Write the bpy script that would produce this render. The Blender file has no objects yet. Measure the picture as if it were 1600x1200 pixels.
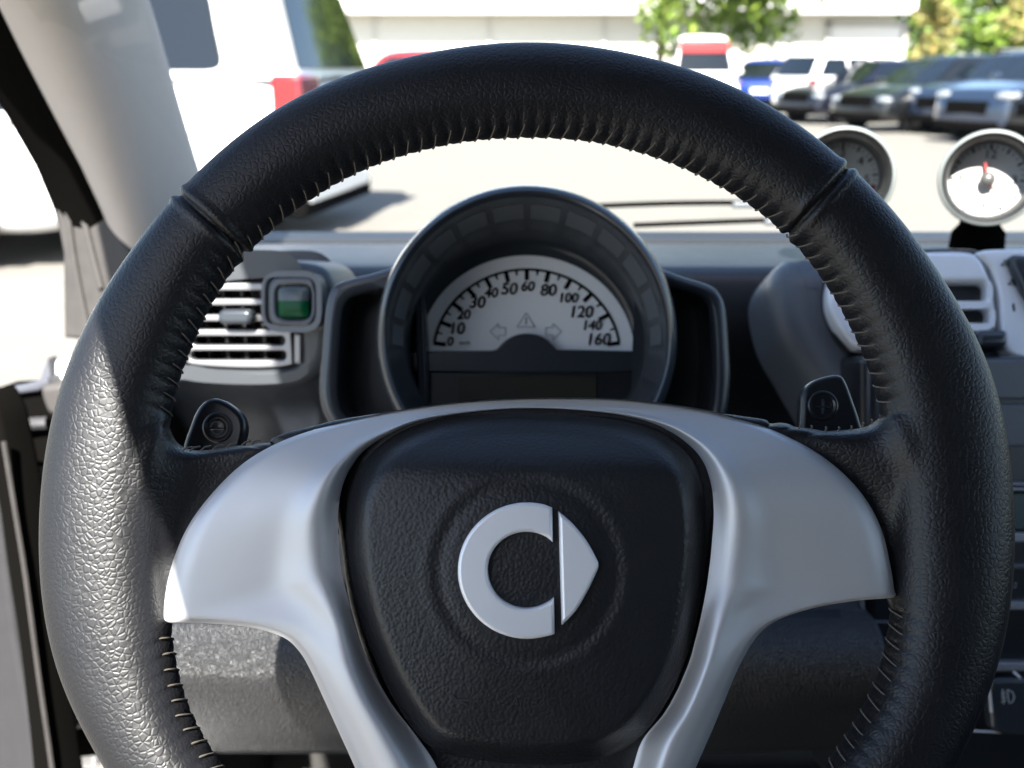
import bpy, bmesh, math, random
import numpy as np
from mathutils import Vector, Matrix, Quaternion
random.seed(7); np.random.seed(7)
R = math.radians
S = bpy.context.scene
COL = S.collection

# ------------------------------------------------------------------ camera
F_PX, PITCH = 1556.0, R(17.5)
CAM = Vector((0, 0, 1.2))
cam_d = bpy.data.cameras.new('camera'); cam = bpy.data.objects.new('camera', cam_d); COL.objects.link(cam)
cam.location = CAM; cam.rotation_euler = (R(90) - PITCH, 0, 0)
cam_d.sensor_width = 36; cam_d.lens = 36 * F_PX / 1600
cam_d.clip_start = 0.02; cam_d.clip_end = 1500
cam_d.dof.use_dof = True; cam_d.dof.focus_distance = 0.372; cam_d.dof.aperture_fstop = 11.5
S.camera = cam

# ------------------------------------------------------------------ light
SUN_DIR = Vector((0.17, 0.92, -1.0)).normalized()          # the way the light travels
to_sun = -SUN_DIR
W = bpy.data.worlds.new('World'); S.world = W; W.use_nodes = True
nt = W.node_tree; bg = nt.nodes['Background']
sky = nt.nodes.new('ShaderNodeTexSky'); sky.sky_type = 'NISHITA'; sky.sun_disc = False
sky.sun_elevation = math.asin(to_sun.z); sky.sun_rotation = math.atan2(to_sun.x, to_sun.y)
nt.links.new(sky.outputs[0], bg.inputs[0]); bg.inputs[1].default_value = 0.068
sl = bpy.data.lights.new('sun', 'SUN'); sl.energy = 5.0; sl.angle = R(0.5); sl.color = (1, 0.95, 0.88)
so = bpy.data.objects.new('sun', sl); COL.objects.link(so); so.rotation_euler = SUN_DIR.to_track_quat('-Z', 'Y').to_euler()
so.location = (-3, -2, 8)
S.view_settings.view_transform = 'Standard'; S.view_settings.look = 'None'
S.view_settings.exposure = 2.65; S.view_settings.gamma = 1
S.cycles.max_bounces = 8; S.cycles.transparent_max_bounces = 12
S.cycles.sample_clamp_indirect = 6
try:
    S.cycles.use_denoising = True
except Exception: pass

# ------------------------------------------------------------------ pixel <-> place helpers (photo is 1600 x 1200)
FW = Vector((0, math.cos(PITCH), -math.sin(PITCH))); UP = Vector((0, math.sin(PITCH), math.cos(PITCH))); RT = Vector((1, 0, 0))
def ray(u, v): return FW + RT * ((u - 800) / F_PX) + UP * ((600 - v) / F_PX)
def at(u, v, d): return CAM + ray(u, v) * d                 # point at depth d
class Plane:
    def __init__(s, origin, tilt, yaw=0.0):
        s.o = Vector(origin)
        rot = Matrix.Rotation(yaw, 3, 'Z')
        s.n = rot @ Vector((0, -math.cos(tilt), math.sin(tilt)))
        s.e1 = rot @ Vector((1, 0, 0)); s.e2 = rot @ Vector((0, math.sin(tilt), math.cos(tilt)))
    def px(s, u, v, h=0.0):                                 # pixel -> point on the plane lifted by h
        o = s.o + s.n * h; r = ray(u, v)
        return CAM + r * ((o - CAM).dot(s.n) / r.dot(s.n))
    def px2(s, u, v, h=0.0):
        d = s.px(u, v, h) - s.o
        return (d.dot(s.e1), d.dot(s.e2))
    def pt(s, a, b, h=0.0): return s.o + s.e1 * a + s.e2 * b + s.n * h
    def mat(s, h=0.0):
        m = Matrix((s.e1, s.e2, s.n)).transposed().to_4x4(); m.translation = s.o + s.n * h; return m
def ground(u, v):
    r = ray(u, v); return CAM + r * (-CAM.z / r.z)
def cr(pts, n=8, closed=True):                              # Catmull-Rom through points
    P = [np.array(p, float) for p in pts]; out = []; N = len(P)
    for i in range(N if closed else N - 1):
        if closed: p0, p1, p2, p3 = P[i - 1], P[i], P[(i + 1) % N], P[(i + 2) % N]
        else: p0, p1, p2, p3 = P[max(i - 1, 0)], P[i], P[i + 1], P[min(i + 2, N - 1)]
        for k in range(n):
            t = k / n
            out.append(tuple(0.5 * (2 * p1 + (p2 - p0) * t + (2 * p0 - 5 * p1 + 4 * p2 - p3) * t * t + (3 * p1 - p0 - 3 * p2 + p3) * t ** 3)))
    if not closed: out.append(tuple(P[-1]))
    return out
def rrect(x0, y0, x1, y1, r, n=5):
    out = []
    for cx, cy, a in ((x1 - r, y0 + r, -90), (x1 - r, y1 - r, 0), (x0 + r, y1 - r, 90), (x0 + r, y0 + r, 180)):
        for k in range(n + 1):
            t = R(a + 90 * k / n); out.append((cx + r * math.cos(t), cy + r * math.sin(t)))
    return out
def ell(cx, cy, rx, ry, n=48, a0=0, a1=360, close=True):
    m = n if close else n + 1
    return [(cx + rx * math.cos(R(a0 + (a1 - a0) * k / n)), cy - ry * math.sin(R(a0 + (a1 - a0) * k / n))) for k in range(m)]

# ------------------------------------------------------------------ materials
def M(name, col, rough=0.5, metal=0.0, bump=None, coat=0.0, spec=0.5, var=0.0, trans=0.0, emit=None):
    m = bpy.data.materials.new(name); m.use_nodes = True; n = m.node_tree; b = n.nodes['Principled BSDF']; L = n.links
    b.inputs['Base Color'].default_value = (*col, 1); b.inputs['Roughness'].default_value = rough
    b.inputs['Metallic'].default_value = metal; b.inputs['Coat Weight'].default_value = coat
    b.inputs['Coat Roughness'].default_value = 0.06
    b.inputs['Specular IOR Level'].default_value = spec; b.inputs['Transmission Weight'].default_value = trans
    tc = n.nodes.new('ShaderNodeTexCoord')
    if var > 0:
        nz = n.nodes.new('ShaderNodeTexNoise'); nz.inputs['Scale'].default_value = 60 if var < 1 else 3; nz.inputs['Detail'].default_value = 6
        L.new(tc.outputs['Object'], nz.inputs['Vector'])
        mx = n.nodes.new('ShaderNodeMapRange'); v = min(var, 0.9) if var < 1 else var - 1
        mx.inputs['To Min'].default_value = 1 - v; mx.inputs['To Max'].default_value = 1 + v; L.new(nz.outputs[0], mx.inputs['Value'])
        hs = n.nodes.new('ShaderNodeHueSaturation'); hs.inputs['Color'].default_value = (*col, 1); L.new(mx.outputs[0], hs.inputs['Value'])
        L.new(hs.outputs[0], b.inputs['Base Color'])
        mr = n.nodes.new('ShaderNodeMapRange'); mr.inputs['To Min'].default_value = rough * 0.85; mr.inputs['To Max'].default_value = min(1, rough * 1.15)
        L.new(nz.outputs[0], mr.inputs['Value']); L.new(mr.outputs[0], b.inputs['Roughness'])
    if bump:
        kind, scale, strength, dist = bump
        bp = n.nodes.new('ShaderNodeBump'); bp.inputs['Strength'].default_value = strength; bp.inputs['Distance'].default_value = dist
        warp = n.nodes.new('ShaderNodeTexNoise'); warp.inputs['Scale'].default_value = scale * 0.35
        L.new(tc.outputs['Object'], warp.inputs['Vector'])
        va = n.nodes.new('ShaderNodeVectorMath'); va.operation = 'MULTIPLY_ADD'
        L.new(warp.outputs['Color'], va.inputs[0]); va.inputs[1].default_value = (0.35 / scale,) * 3; L.new(tc.outputs['Object'], va.inputs[2])
        if kind == 'leather':                               # cells divided by thin grooves
            vo = n.nodes.new('ShaderNodeTexVoronoi'); vo.feature = 'DISTANCE_TO_EDGE'; vo.inputs['Scale'].default_value = scale
            L.new(va.outputs[0], vo.inputs['Vector'])
            ra = n.nodes.new('ShaderNodeMapRange'); ra.interpolation_type = 'SMOOTHSTEP'; ra.inputs['From Max'].default_value = 0.26
            L.new(vo.outputs['Distance'], ra.inputs['Value'])
            nz2 = n.nodes.new('ShaderNodeTexNoise'); nz2.inputs['Scale'].default_value = scale * 0.6; nz2.inputs['Detail'].default_value = 5
            L.new(tc.outputs['Object'], nz2.inputs['Vector'])
            ad = n.nodes.new('ShaderNodeMath'); ad.operation = 'MULTIPLY_ADD'; ad.inputs[1].default_value = 0.5
            L.new(nz2.outputs[0], ad.inputs[0]); L.new(ra.outputs[0], ad.inputs[2]); L.new(ad.outputs[0], bp.inputs['Height'])
        elif kind == 'pebble':
            vo = n.nodes.new('ShaderNodeTexVoronoi'); vo.feature = 'SMOOTH_F1'; vo.inputs['Scale'].default_value = scale
            vo.inputs['Smoothness'].default_value = 0.25
            L.new(va.outputs[0], vo.inputs['Vector'])
            iv = n.nodes.new('ShaderNodeMath'); iv.operation = 'SUBTRACT'; iv.inputs[0].default_value = 1; L.new(vo.outputs['Distance'], iv.inputs[1])
            L.new(iv.outputs[0], bp.inputs['Height'])
        else:
            nz2 = n.nodes.new('ShaderNodeTexNoise'); nz2.inputs['Scale'].default_value = scale; nz2.inputs['Detail'].default_value = 4
            L.new(tc.outputs['Object'], nz2.inputs['Vector']); L.new(nz2.outputs[0], bp.inputs['Height'])
        L.new(bp.outputs[0], b.inputs['Normal'])
    if emit:
        b.inputs['Emission Color'].default_value = (*emit[:3], 1); b.inputs['Emission Strength'].default_value = emit[3]
    return m
def glass_mat(name, tint=(1, 1, 1), gloss=0.04):
    m = bpy.data.materials.new(name); m.use_nodes = True; n = m.node_tree; n.nodes.clear()
    o = n.nodes.new('ShaderNodeOutputMaterial'); t = n.nodes.new('ShaderNodeBsdfTransparent'); g = n.nodes.new('ShaderNodeBsdfGlossy')
    mx = n.nodes.new('ShaderNodeMixShader'); t.inputs[0].default_value = (*tint, 1); g.inputs['Roughness'].default_value = 0.01
    mx.inputs[0].default_value = gloss
    n.links.new(t.outputs[0], mx.inputs[1]); n.links.new(g.outputs[0], mx.inputs[2]); n.links.new(mx.outputs[0], o.inputs[0])
    return m
leather = M('black grained leather', (0.007, 0.007, 0.0085), 0.42, bump=('leather', 470, 0.19, 0.0005), spec=0.42, var=0.15)
pebble = M('black pebbled vinyl', (0.009, 0.0095, 0.0115), 0.42, bump=('pebble', 740, 0.27, 0.0006), var=0.1)
silver = M('satin silver paint', (0.57, 0.57, 0.58), 0.50, 0.5, bump=('noise', 5000, 0.04, 0.0002), var=0.03)
emblem_m = M('satin emblem silver', (0.80, 0.80, 0.82), 0.40, 0.3, bump=('noise', 4000, 0.05, 0.0002))
thread = M('grey brown thread', (0.10, 0.085, 0.07), 0.85)
black = M('matt black plastic', (0.012, 0.012, 0.013), 0.55, bump=('noise', 1500, 0.2, 0.0003))
gloss_black = M('satin black plastic', (0.012, 0.013, 0.016), 0.28)
dash_m = M('speckled grained dash plastic', (0.011, 0.0135, 0.018), 0.45, bump=('noise', 900, 0.6, 0.0006), var=0.3)
knee_m = M('coarse grained lower dash plastic', (0.02, 0.02, 0.021), 0.30, bump=('pebble', 980, 0.75, 0.0012), var=0.85)
[setattr(n_.inputs['Scale'], 'default_value', 620) for n_ in knee_m.node_tree.nodes if n_.type == 'TEX_NOISE' and n_.inputs['Scale'].default_value == 60]  # fine speckle paints the grain's glints into the base colour
hood_m = M('dark slate cluster plastic', (0.024, 0.029, 0.036), 0.24, bump=('noise', 2500, 0.1, 0.0002))
slate = M('slate grey plastic', (0.07, 0.078, 0.09), 0.42, bump=('noise', 1800, 0.25, 0.0003))
dial_m = M('silver grey dial print', (0.80, 0.81, 0.83), 0.5)
ink = M('black ink', (0.003, 0.003, 0.004), 0.8, spec=0.0)
grey_ink = M('grey ink', (0.16, 0.17, 0.19), 0.5)
band_m = M('faint grey dial reflection', (0.075, 0.085, 0.095), 0.45)
screen_m = M('olive display glass', (0.035, 0.032, 0.024), 0.2)
vent_m = M('vent silver', (0.20, 0.20, 0.21), 0.35, 0.5)
console_silver = M('console silver', (0.70, 0.71, 0.73), 0.4, 0.3)
trim_m = M('beige grey pillar trim', (0.40, 0.36, 0.325), 0.75, bump=('noise', 900, 0.15, 0.0003), var=0.05)
rubber = M('black door rubber', (0.0035, 0.0033, 0.003), 0.8, spec=0.0, bump=('noise', 300, 0.2, 0.0006))
dusty = M('dusty black rubber', (0.03, 0.0275, 0.026), 0.7, bump=('noise', 120, 0.3, 0.001), var=0.35)
door_grey = M('grey door plastic', (0.024, 0.024, 0.026), 0.6, spec=0.2, bump=('noise', 900, 0.3, 0.0003), var=0.1)
white_paint = M('white car paint', (0.75, 0.75, 0.75), 0.3, coat=1.0)
beige = M('grey headliner', (0.06, 0.06, 0.06), 0.9)
seat_m = M('dark seat cloth', (0.025, 0.025, 0.028), 0.9)
pod_m = M('pearl pod plastic', (0.155, 0.17, 0.165), 0.45)
white_dial = M('white dial print', (0.42, 0.42, 0.415), 0.5)
red_m = M('red plastic', (0.22, 0.02, 0.022), 0.4)
chrome = M('chrome', (0.7, 0.7, 0.7), 0.15, 1.0)
windshield_m = glass_mat('windshield glass', (0.97, 0.985, 0.975), 0.045)
car_glass = M('dark car glass', (0.004, 0.006, 0.008), 0.06, spec=0.7)
tyre_m = M('tyre rubber', (0.008, 0.008, 0.008), 0.85, spec=0.2)
alloy_m = M('alloy wheel', (0.45, 0.43, 0.4), 0.35, 0.7)

# ------------------------------------------------------------------ object helpers
def tag(o, label=None, cat=None, group=None, kind=None):
    if label: o['label'] = label
    if cat: o['category'] = cat
    if group: o['group'] = group
    if kind: o['kind'] = kind
    return o
def empty(name, loc, label, cat, group=None, rz=0):
    o = bpy.data.objects.new(name, None); COL.objects.link(o); o.empty_display_size = 0.05
    o.location = loc; o.rotation_euler = (0, 0, rz)
    tag(o, label, cat, group); bpy.context.view_layer.update(); return o
def put(name, me, m, parent=None, smooth=True):
    o = bpy.data.objects.new(name, me); COL.objects.link(o)
    if m: me.materials.clear(); me.materials.append(m)
    if smooth: me.polygons.foreach_set('use_smooth', [True] * len(me.polygons))
    if parent:
        o.parent = parent; o.matrix_parent_inverse = parent.matrix_world.inverted()
    return o
def mesh(name, verts, faces, m, parent=None, smooth=True, sharp=None):
    me = bpy.data.meshes.new(name); me.from_pydata([tuple(v) for v in verts], [], faces); me.update()
    bm = bmesh.new(); bm.from_mesh(me); bmesh.ops.recalc_face_normals(bm, faces=bm.faces); bm.to_mesh(me); bm.free()
    o = put(name, me, m, parent, smooth)
    if sharp: me.set_sharp_from_angle(angle=R(sharp))
    return o
def grid_faces(nu, nv, cu=False, cv=False, off=0):
    f = []
    for i in range(nu if cu else nu - 1):
        for j in range(nv if cv else nv - 1):
            a = i * nv + j; b = i * nv + (j + 1) % nv; c = ((i + 1) % nu) * nv + (j + 1) % nv; d = ((i + 1) % nu) * nv + j
            f.append((a + off, b + off, c + off, d + off))
    return f
def loft(name, rings, m, parent=None, closed=True, caps=True, smooth=True, sharp=40):
    nv = len(rings[0]); V = [p for r in rings for p in r]; Fc = grid_faces(len(rings), nv, False, closed)
    if caps and closed:
        Fc.append(tuple(range(nv))[::-1]); Fc.append(tuple((len(rings) - 1) * nv + k for k in range(nv)))
    return mesh(name, V, Fc, m, parent, smooth, sharp)
def plate_mesh(loops2d, thick, bevel=0.0, segs=3, mat4=None):
    """flat plate with holes: front face at z=0 of the given frame, body behind it"""
    cu = bpy.data.curves.new('tmp', 'CURVE'); cu.dimensions = '2D'; cu.fill_mode = 'BOTH'
    for lp in loops2d:
        sp = cu.splines.new('POLY'); sp.points.add(len(lp) - 1); sp.use_cyclic_u = True
        for k, p in enumerate(lp): sp.points[k].co = (p[0], p[1], 0, 1)
    cu.extrude = max(thick / 2 - bevel, 0.0001); cu.bevel_depth = bevel; cu.bevel_resolution = segs; cu.offset = -bevel
    o = bpy.data.objects.new('tmp', cu); COL.objects.link(o)
    dg = bpy.context.evaluated_depsgraph_get(); me = bpy.data.meshes.new_from_object(o.evaluated_get(dg))
    bpy.data.objects.remove(o); bpy.data.curves.remove(cu)
    me.transform(Matrix.Translation((0, 0, -thick / 2)))
    if mat4: me.transform(mat4)
    return me
def plate(name, loops, pl, thick, m, parent=None, h=0.0, bevel=0.0, segs=3, smooth=True):
    me = plate_mesh([[pl.px2(u, v, h) for u, v in lp] for lp in loops], thick, bevel, segs, pl.mat(h))
    o = put(name, me, m, parent, smooth); me.set_sharp_from_angle(angle=R(50)); return o
def tube_data(path, rad, n=8):
    """rings for a tube along 3-D path"""
    P = [Vector(p) for p in path]; rings = []; prev = None
    for i, p in enumerate(P):
        t = (P[min(i + 1, len(P) - 1)] - P[max(i - 1, 0)]).normalized()
        a = prev - t * prev.dot(t) if prev else t.orthogonal()
        a.normalize(); b = t.cross(a); prev = a
        r = rad[i] if isinstance(rad, (list, tuple)) else rad
        rings.append([p + (a * math.cos(2 * math.pi * k / n) + b * math.sin(2 * math.pi * k / n)) * r for k in range(n)])
    return rings
class Acc:
    def __init__(s): s.v = []; s.f = []
    def rings(s, rings, caps=True):
        nv = len(rings[0]); off = len(s.v)
        s.v += [tuple(p) for r in rings for p in r]; s.f += grid_faces(len(rings), nv, False, True, off)
        if caps: s.f.append(tuple(off + k for k in range(nv))); s.f.append(tuple(off + (len(rings) - 1) * nv + k for k in range(nv)))
    def tube(s, path, rad, n=8): s.rings(tube_data(path, rad, n))
    def box(s, c, size, rot=None):
        off = len(s.v); c = Vector(c)
        for x in (-.5, .5):
            for y in (-.5, .5):
                for z in (-.5, .5):
                    p = Vector((x * size[0], y * size[1], z * size[2]))
                    if rot: p = rot @ p
                    s.v.append(tuple(c + p))
        for q in ((0, 1, 3, 2), (4, 6, 7, 5), (0, 4, 5, 1), (2, 3, 7, 6), (0, 2, 6, 4), (1, 5, 7, 3)): s.f.append(tuple(off + k for k in q))
    def build(s, name, m, parent=None, smooth=True, bevel=0.0, segs=3):
        o = mesh(name, s.v, s.f, m, parent, smooth, 40)
        if bevel:
            b = o.modifiers.new('b', 'BEVEL'); b.width = bevel; b.segments = segs; b.limit_method = 'ANGLE'
        return o
def ellipsoid(c, r, n=16, mat3=None):
    rings = []
    for i in range(n + 1):
        a = math.pi * (i + 0.001) / (n + 0.002)
        ring = []
        for k in range(2 * n):
            t = math.pi * k / n
            p = Vector((r[0] * math.sin(a) * math.cos(t), r[1] * math.sin(a) * math.sin(t), r[2] * math.cos(a)))
            ring.append(Vector(c) + (mat3 @ p if mat3 else p))
        rings.append(ring)
    return rings
def text_mesh(body, size, mat4, depth=0.0002, shear=0.0, weight=0.0):
    cu = bpy.data.curves.new('t', 'FONT'); cu.body = body; cu.size = size; cu.align_x = 'CENTER'; cu.align_y = 'CENTER'
    cu.shear = shear; cu.offset = weight; cu.extrude = depth
    o = bpy.data.objects.new('t', cu); COL.objects.link(o)
    dg = bpy.context.evaluated_depsgraph_get(); me = bpy.data.meshes.new_from_object(o.evaluated_get(dg))
    bpy.data.objects.remove(o); bpy.data.curves.remove(cu); me.transform(mat4); return me
def join_meshes(name, mes, m, parent):
    bm = bmesh.new()
    for me in mes: bm.from_mesh(me); bpy.data.meshes.remove(me)
    me = bpy.data.meshes.new(name); bm.to_mesh(me); bm.free()
    return put(name, me, m, parent, False)
def text_on(pl, body, u, v, hpx, h, **k):
    """text whose cap height is about hpx pixels, centred on a pixel of the plane"""
    a = pl.px2(u, v, h); b = pl.px2(u, v + hpx, h); size = abs(a[1] - b[1]) / 0.72
    m4 = pl.mat(h); m4.translation = pl.pt(a[0], a[1], h)
    return text_mesh(body, size, m4, **k)
def smoothstep(a, b, x):
    t = np.clip((x - a) / (b - a), 0, 1); return t * t * (3 - 2 * t)

# ================================================================== SETTING: ground and car shell
asph = M('sun bleached concrete', (0.118, 0.112, 0.098), 0.9, bump=('noise', 12, 0.3, 0.01), var=1.12)
me = bpy.data.meshes.new('ground'); me.from_pydata([(-400, -150, 0), (400, -150, 0), (400, 700, 0), (-400, 700, 0)], [], [(0, 1, 2, 3)])
tag(put('ground', me, asph, None, False), 'pale sunlit concrete of the car park', 'ground', kind='structure')

PLW = Plane(at(823, 835, 0.37), R(24))                       # steering wheel plane
WC = (0.0003, 0.011)                                         # rim centre in that plane
# made-up opaque roof edge out of view, placed to shade the rim and vent
ROOF_Z = 1.50
def to_roof(p): return p + to_sun * ((ROOF_Z - p.z) / to_sun.z)
E1, E2 = to_roof(PLW.px(200, 715, 0.012)), to_roof(at(418, 575, 0.65))
def shade_edge_x(y): return E1.x + (E2.x - E1.x) * (y - E1.y) / (E2.y - E1.y)
HEAD_Y = 0.38

body = empty('car', (0.37, 0.0, 0.0), 'car around the camera with beige grey windscreen pillar and open driver door', 'car')
# unseen roof, its left edge cut to shape the sun's shadow line
roof_pts = [(max(-0.30, shade_edge_x(-0.92)), -0.92), (shade_edge_x(HEAD_Y - 0.02), HEAD_Y - 0.02), (1.12, HEAD_Y - 0.02), (1.12, -0.92)]
put('roof', plate_mesh([roof_pts], 0.05, 0.008, 3, Matrix.Translation((0, 0, ROOF_Z + 0.05))), beige, body)
put('glass_roof', plate_mesh([[(-0.33, -0.92), (-0.33, HEAD_Y), (1.12, HEAD_Y), (1.12, -0.92)]], 0.006, 0, 1, Matrix.Translation((0, 0, ROOF_Z + 0.065))), glass_mat('roof glass', (0.95, 0.96, 0.96), 0.03), body)
a = Acc(); a.box((-0.395, -0.16, ROOF_Z + 0.03), (0.13, 1.50, 0.06)); a.build('roof_rail', beige, body, bevel=0.015)
a = Acc(); a.box((0.37, -0.92, 0.75), (1.5, 0.05, 0.7)); a.box((0.37, -0.92, 1.48), (1.5, 0.05, 0.1)); a.build('rear_wall', seat_m, body)
a = Acc(); a.box((0.37, -0.93, 1.265), (1.5, 0.012, 0.33)); a.build('rear_light_block', car_glass, body)  # opaque pane added out of view to cut fill light from behind
a = Acc(); a.box((1.12, 0.1, 0.62), (0.06, 2.0, 0.86)); a.build('far_side_panel', seat_m, body, bevel=0.02)
a = Acc(); a.box((1.12, -0.5, 1.28), (0.06, 0.12, 0.44)); a.build('far_door_post', beige, body)
a = Acc(); a.box((-0.36, -0.62, 0.78), (0.10, 0.30, 1.40)); a.build('door_post', beige, body, bevel=0.02)
floor_m = M('dark floor carpet', (0.03, 0.029, 0.028), 0.95, bump=('noise', 500, 0.5, 0.002))
a = Acc(); a.box((0.37, 0.1, 0.30), (1.44, 2.0, 0.04)); a.build('floor_pan', floor_m, body)
a = Acc(); a.box((0.37, 1.15, 0.62), (1.44, 0.04, 0.70)); a.build('firewall', floor_m, body)
a = Acc(); a.box((-0.345, 0.98, 0.60), (0.03, 0.34, 0.62)); a.build('kick_panel', floor_m, body)
# seat backs behind the camera (they show up in the satin trim)
for x in (0.0, 0.72):
    a = Acc(); a.box((x, -0.15, 0.50), (0.46, 0.46, 0.16)); st = a.build('seat', seat_m, body, bevel=0.05, segs=4)
    a = Acc(); a.box((x, -0.48, 0.88), (0.46, 0.14, 0.70), Matrix.Rotation(R(-14), 3, 'X')); a.build('seat_back', seat_m, st, bevel=0.05, segs=4)
    a = Acc(); a.box((x, -0.60, 1.30), (0.26, 0.10, 0.17)); a.build('head_rest', seat_m, st, bevel=0.04, segs=4)
# windscreen pillar trim : columns door edge, ridge, glass edge at several heights
vs = [-260, -120, 0, 90, 180, 260, 330, 400, 470]
c1 = np.interp(vs, [-260, 0, 130, 230, 300, 410, 470], [-160, -6, 58, 112, 148, 192, 215])
c2 = np.interp(vs, [-260, 0, 150, 300, 470], [-40, 108, 168, 215, 265])
c3 = np.interp(vs, [-260, 0, 90, 160, 240, 330, 470], [130, 229, 256, 276, 299, 330, 370])
d1 = np.interp(vs, [-260, 0, 470], [0.60, 0.76, 0.97]); d2 = d1 + 0.0; d3 = d1 + 0.10
rings = []
for k, v in enumerate(vs):
    A, B, D = at(c1[k], v, d1[k]), at(c2[k], v, d1[k] - 0.004), at(c3[k], v, d3[k])
    prof = []
    for t in np.linspace(0, 1, 15):                          # quadratic bulge through the ridge
        prof.append(A * (1 - t) ** 2 + (B * 2 - (A + D) * 0.5) * (2 * t * (1 - t)) + D * t * t)
    prof += [at(c3[k] + 4, v, d3[k] + 0.05), at(c1[k] - 10, v, d1[k] + 0.06)]
    rings.append(prof)
loft('pillar_trim', rings, trim_m, body)
# outer door rubber along the pillar
q0 = np.interp(vs, [-260, 0, 160, 295, 400, 470], [-300, -110, -2, 76, 104, 112])
rings = []
for k, v in enumerate(vs):
    A, B = at(q0[k], v, d1[k] + 0.03), at(c1[k] + 2, v, d1[k] + 0.004)
    mid = A.lerp(B, 0.55) - ray(c1[k], v) * 0.012
    rings.append([A, A.lerp(mid, 0.5) - ray(q0[k], v) * 0.006, mid, mid.lerp(B, 0.6), B, B + ray(c1[k], v) * 0.05, A + ray(q0[k], v) * 0.05])
loft('door_rubber', rings, rubber, body)
PLS = Plane(at(140, 420, 0.93), R(8), R(-18))
plate('pillar_foot', [[(84, 322), (97, 395), (99, 528), (130, 531), (168, 470), (222, 430), (205, 400), (168, 330), (120, 262), (96, 262)]], PLS, 0.03, dusty, body, bevel=0.004)
ac = Acc()
for pts in ([(103, 300), (112, 380), (124, 450), (140, 528)], [(120, 290), (140, 380), (158, 450)]):
    ac.tube([PLS.px(u, v, 0.001) for u, v in cr(pts, 6, False)], 0.0035, 8)
ac.build('foot_rib', dusty, body)
# windscreen
wl0, wl1 = at(318, 372, 1.14), at(200, -80, 0.92)
gx0, gx1 = -0.36, 1.10
gy0, gz0, gy1, gz1 = 1.14, 1.0, HEAD_Y - 0.01, ROOF_Z + 0.01
G = []
for i in range(13):
    t = i / 12
    for j in range(17):
        s = j / 16; bow = (1 - (2 * s - 1) ** 2) * 0.05
        G.append((gx0 + (gx1 - gx0) * s, gy0 + (gy1 - gy0) * t + bow, gz0 + (gz1 - gz0) * t + 0.015 * math.sin(math.pi * t)))
mesh('windscreen', G, grid_faces(13, 17), windshield_m, body)
# scuttle panel below the glass and front body
a = Acc(); a.rings([[Vector((x, y, z)) for y, z in ((1.16, 0.985), (1.16, 1.005), (1.22, 1.0), (1.35, 0.94), (1.35, 0.90))] for x in (-0.40, 0.0, 0.4, 0.8, 1.14)])
a.build('scuttle_panel', M('grey scuttle plastic', (0.03, 0.032, 0.035), 0.6), body)
a = Acc(); a.box((0.37, 1.5, 0.60), (1.5, 0.5, 0.5)); a.build('front_body', white_paint, body, bevel=0.12, segs=5)

# ================================================================== STEERING WHEEL
wheel = empty('steering_wheel', PLW.pt(WC[0], WC[1], -0.03), 'black leather steering wheel with silver spokes in front of the dials', 'steering wheel')
outer_px = [(825, 72), (700, 84), (600, 106), (540, 125), (440, 172), (350, 240), (283, 306), (215, 390), (160, 470), (125, 540), (101, 600), (80, 690), (69, 780), (67, 850), (71, 930), (82, 1000), (105, 1075), (135, 1135), (163, 1180),
            (940, 82), (1030, 102), (1100, 122), (1180, 160), (1260, 212), (1322, 265), (1400, 345), (1460, 430), (1510, 510), (1549, 600), (1568, 690), (1577, 790), (1578, 860), (1574, 930), (1563, 1000), (1545, 1060), (1525, 1110)]
inner_px = [(823, 213), (760, 214), (700, 223), (640, 237), (580, 256), (520, 286), (460, 326), (410, 369), (375, 400), (345, 442), (320, 492), (297, 542), (280, 584), (267, 630), (262, 670), (258, 740), (256, 800), (258, 900), (266, 985), (273, 1040), (283, 1090), (301, 1130), (345, 1200),
            (890, 214), (950, 222), (1010, 238), (1070, 260), (1130, 290), (1180, 321), (1230, 362), (1265, 402), (1300, 452), (1330, 507), (1352, 552), (1370, 602), (1380, 650), (1386, 700), (1393, 800), (1396, 900), (1394, 960), (1388, 1010), (1375, 1060), (1355, 1105), (1325, 1150), (1290, 1200)]
NA = 720
def polar(pts, rdef):
    q = []
    for u, v in pts:
        x, y = PLW.px2(u, v); x -= WC[0]; y -= WC[1]; q.append((math.atan2(y, x), math.hypot(x, y)))
    for deg in range(-125, -54, 10): q.append((R(deg), rdef))
    q.sort(); A = np.array(q)
    A = np.vstack([A[-3:] - [2 * math.pi, 0], A, A[:3] + [2 * math.pi, 0]])
    ph = np.linspace(-math.pi, math.pi, NA, endpoint=False); r = np.interp(ph, A[:, 0], A[:, 1])
    k = np.exp(-0.5 * (np.arange(-24, 25) / 8.0) ** 2); k /= k.sum()
    return ph, np.convolve(np.r_[r[-24:], r, r[:24]], k, 'valid')
ph, Ro = polar(outer_px, 0.1795); _, Ri = polar(inner_px, 0.146)
HD = 0.0155
def rim_pt(phi, psi, grow=0.0):
    ro = np.interp(phi, ph, Ro, period=2 * math.pi); ri = np.interp(phi, ph, Ri, period=2 * math.pi)
    rc, hw = (ro + ri) / 2, (ro - ri) / 2 + grow
    c, s = math.cos(psi), math.sin(psi); e = 0.88
    r = rc + hw * math.copysign(abs(c) ** e, c); h = (HD + grow) * math.copysign(abs(s) ** e, s)
    return PLW.pt(WC[0] + r * math.cos(phi), WC[1] + r * math.sin(phi), h)
NS = 40
V = []; 
for i in range(NA):
    for j in range(NS): V.append(rim_pt(ph[i], 2 * math.pi * j / NS))
Fc = grid_faces(NA, NS, True, True)
bm = bmesh.new()
tmp = bpy.data.meshes.new('t'); tmp.from_pydata([tuple(v) for v in V], [], Fc); bm.from_mesh(tmp); bpy.data.meshes.remove(tmp)
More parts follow.
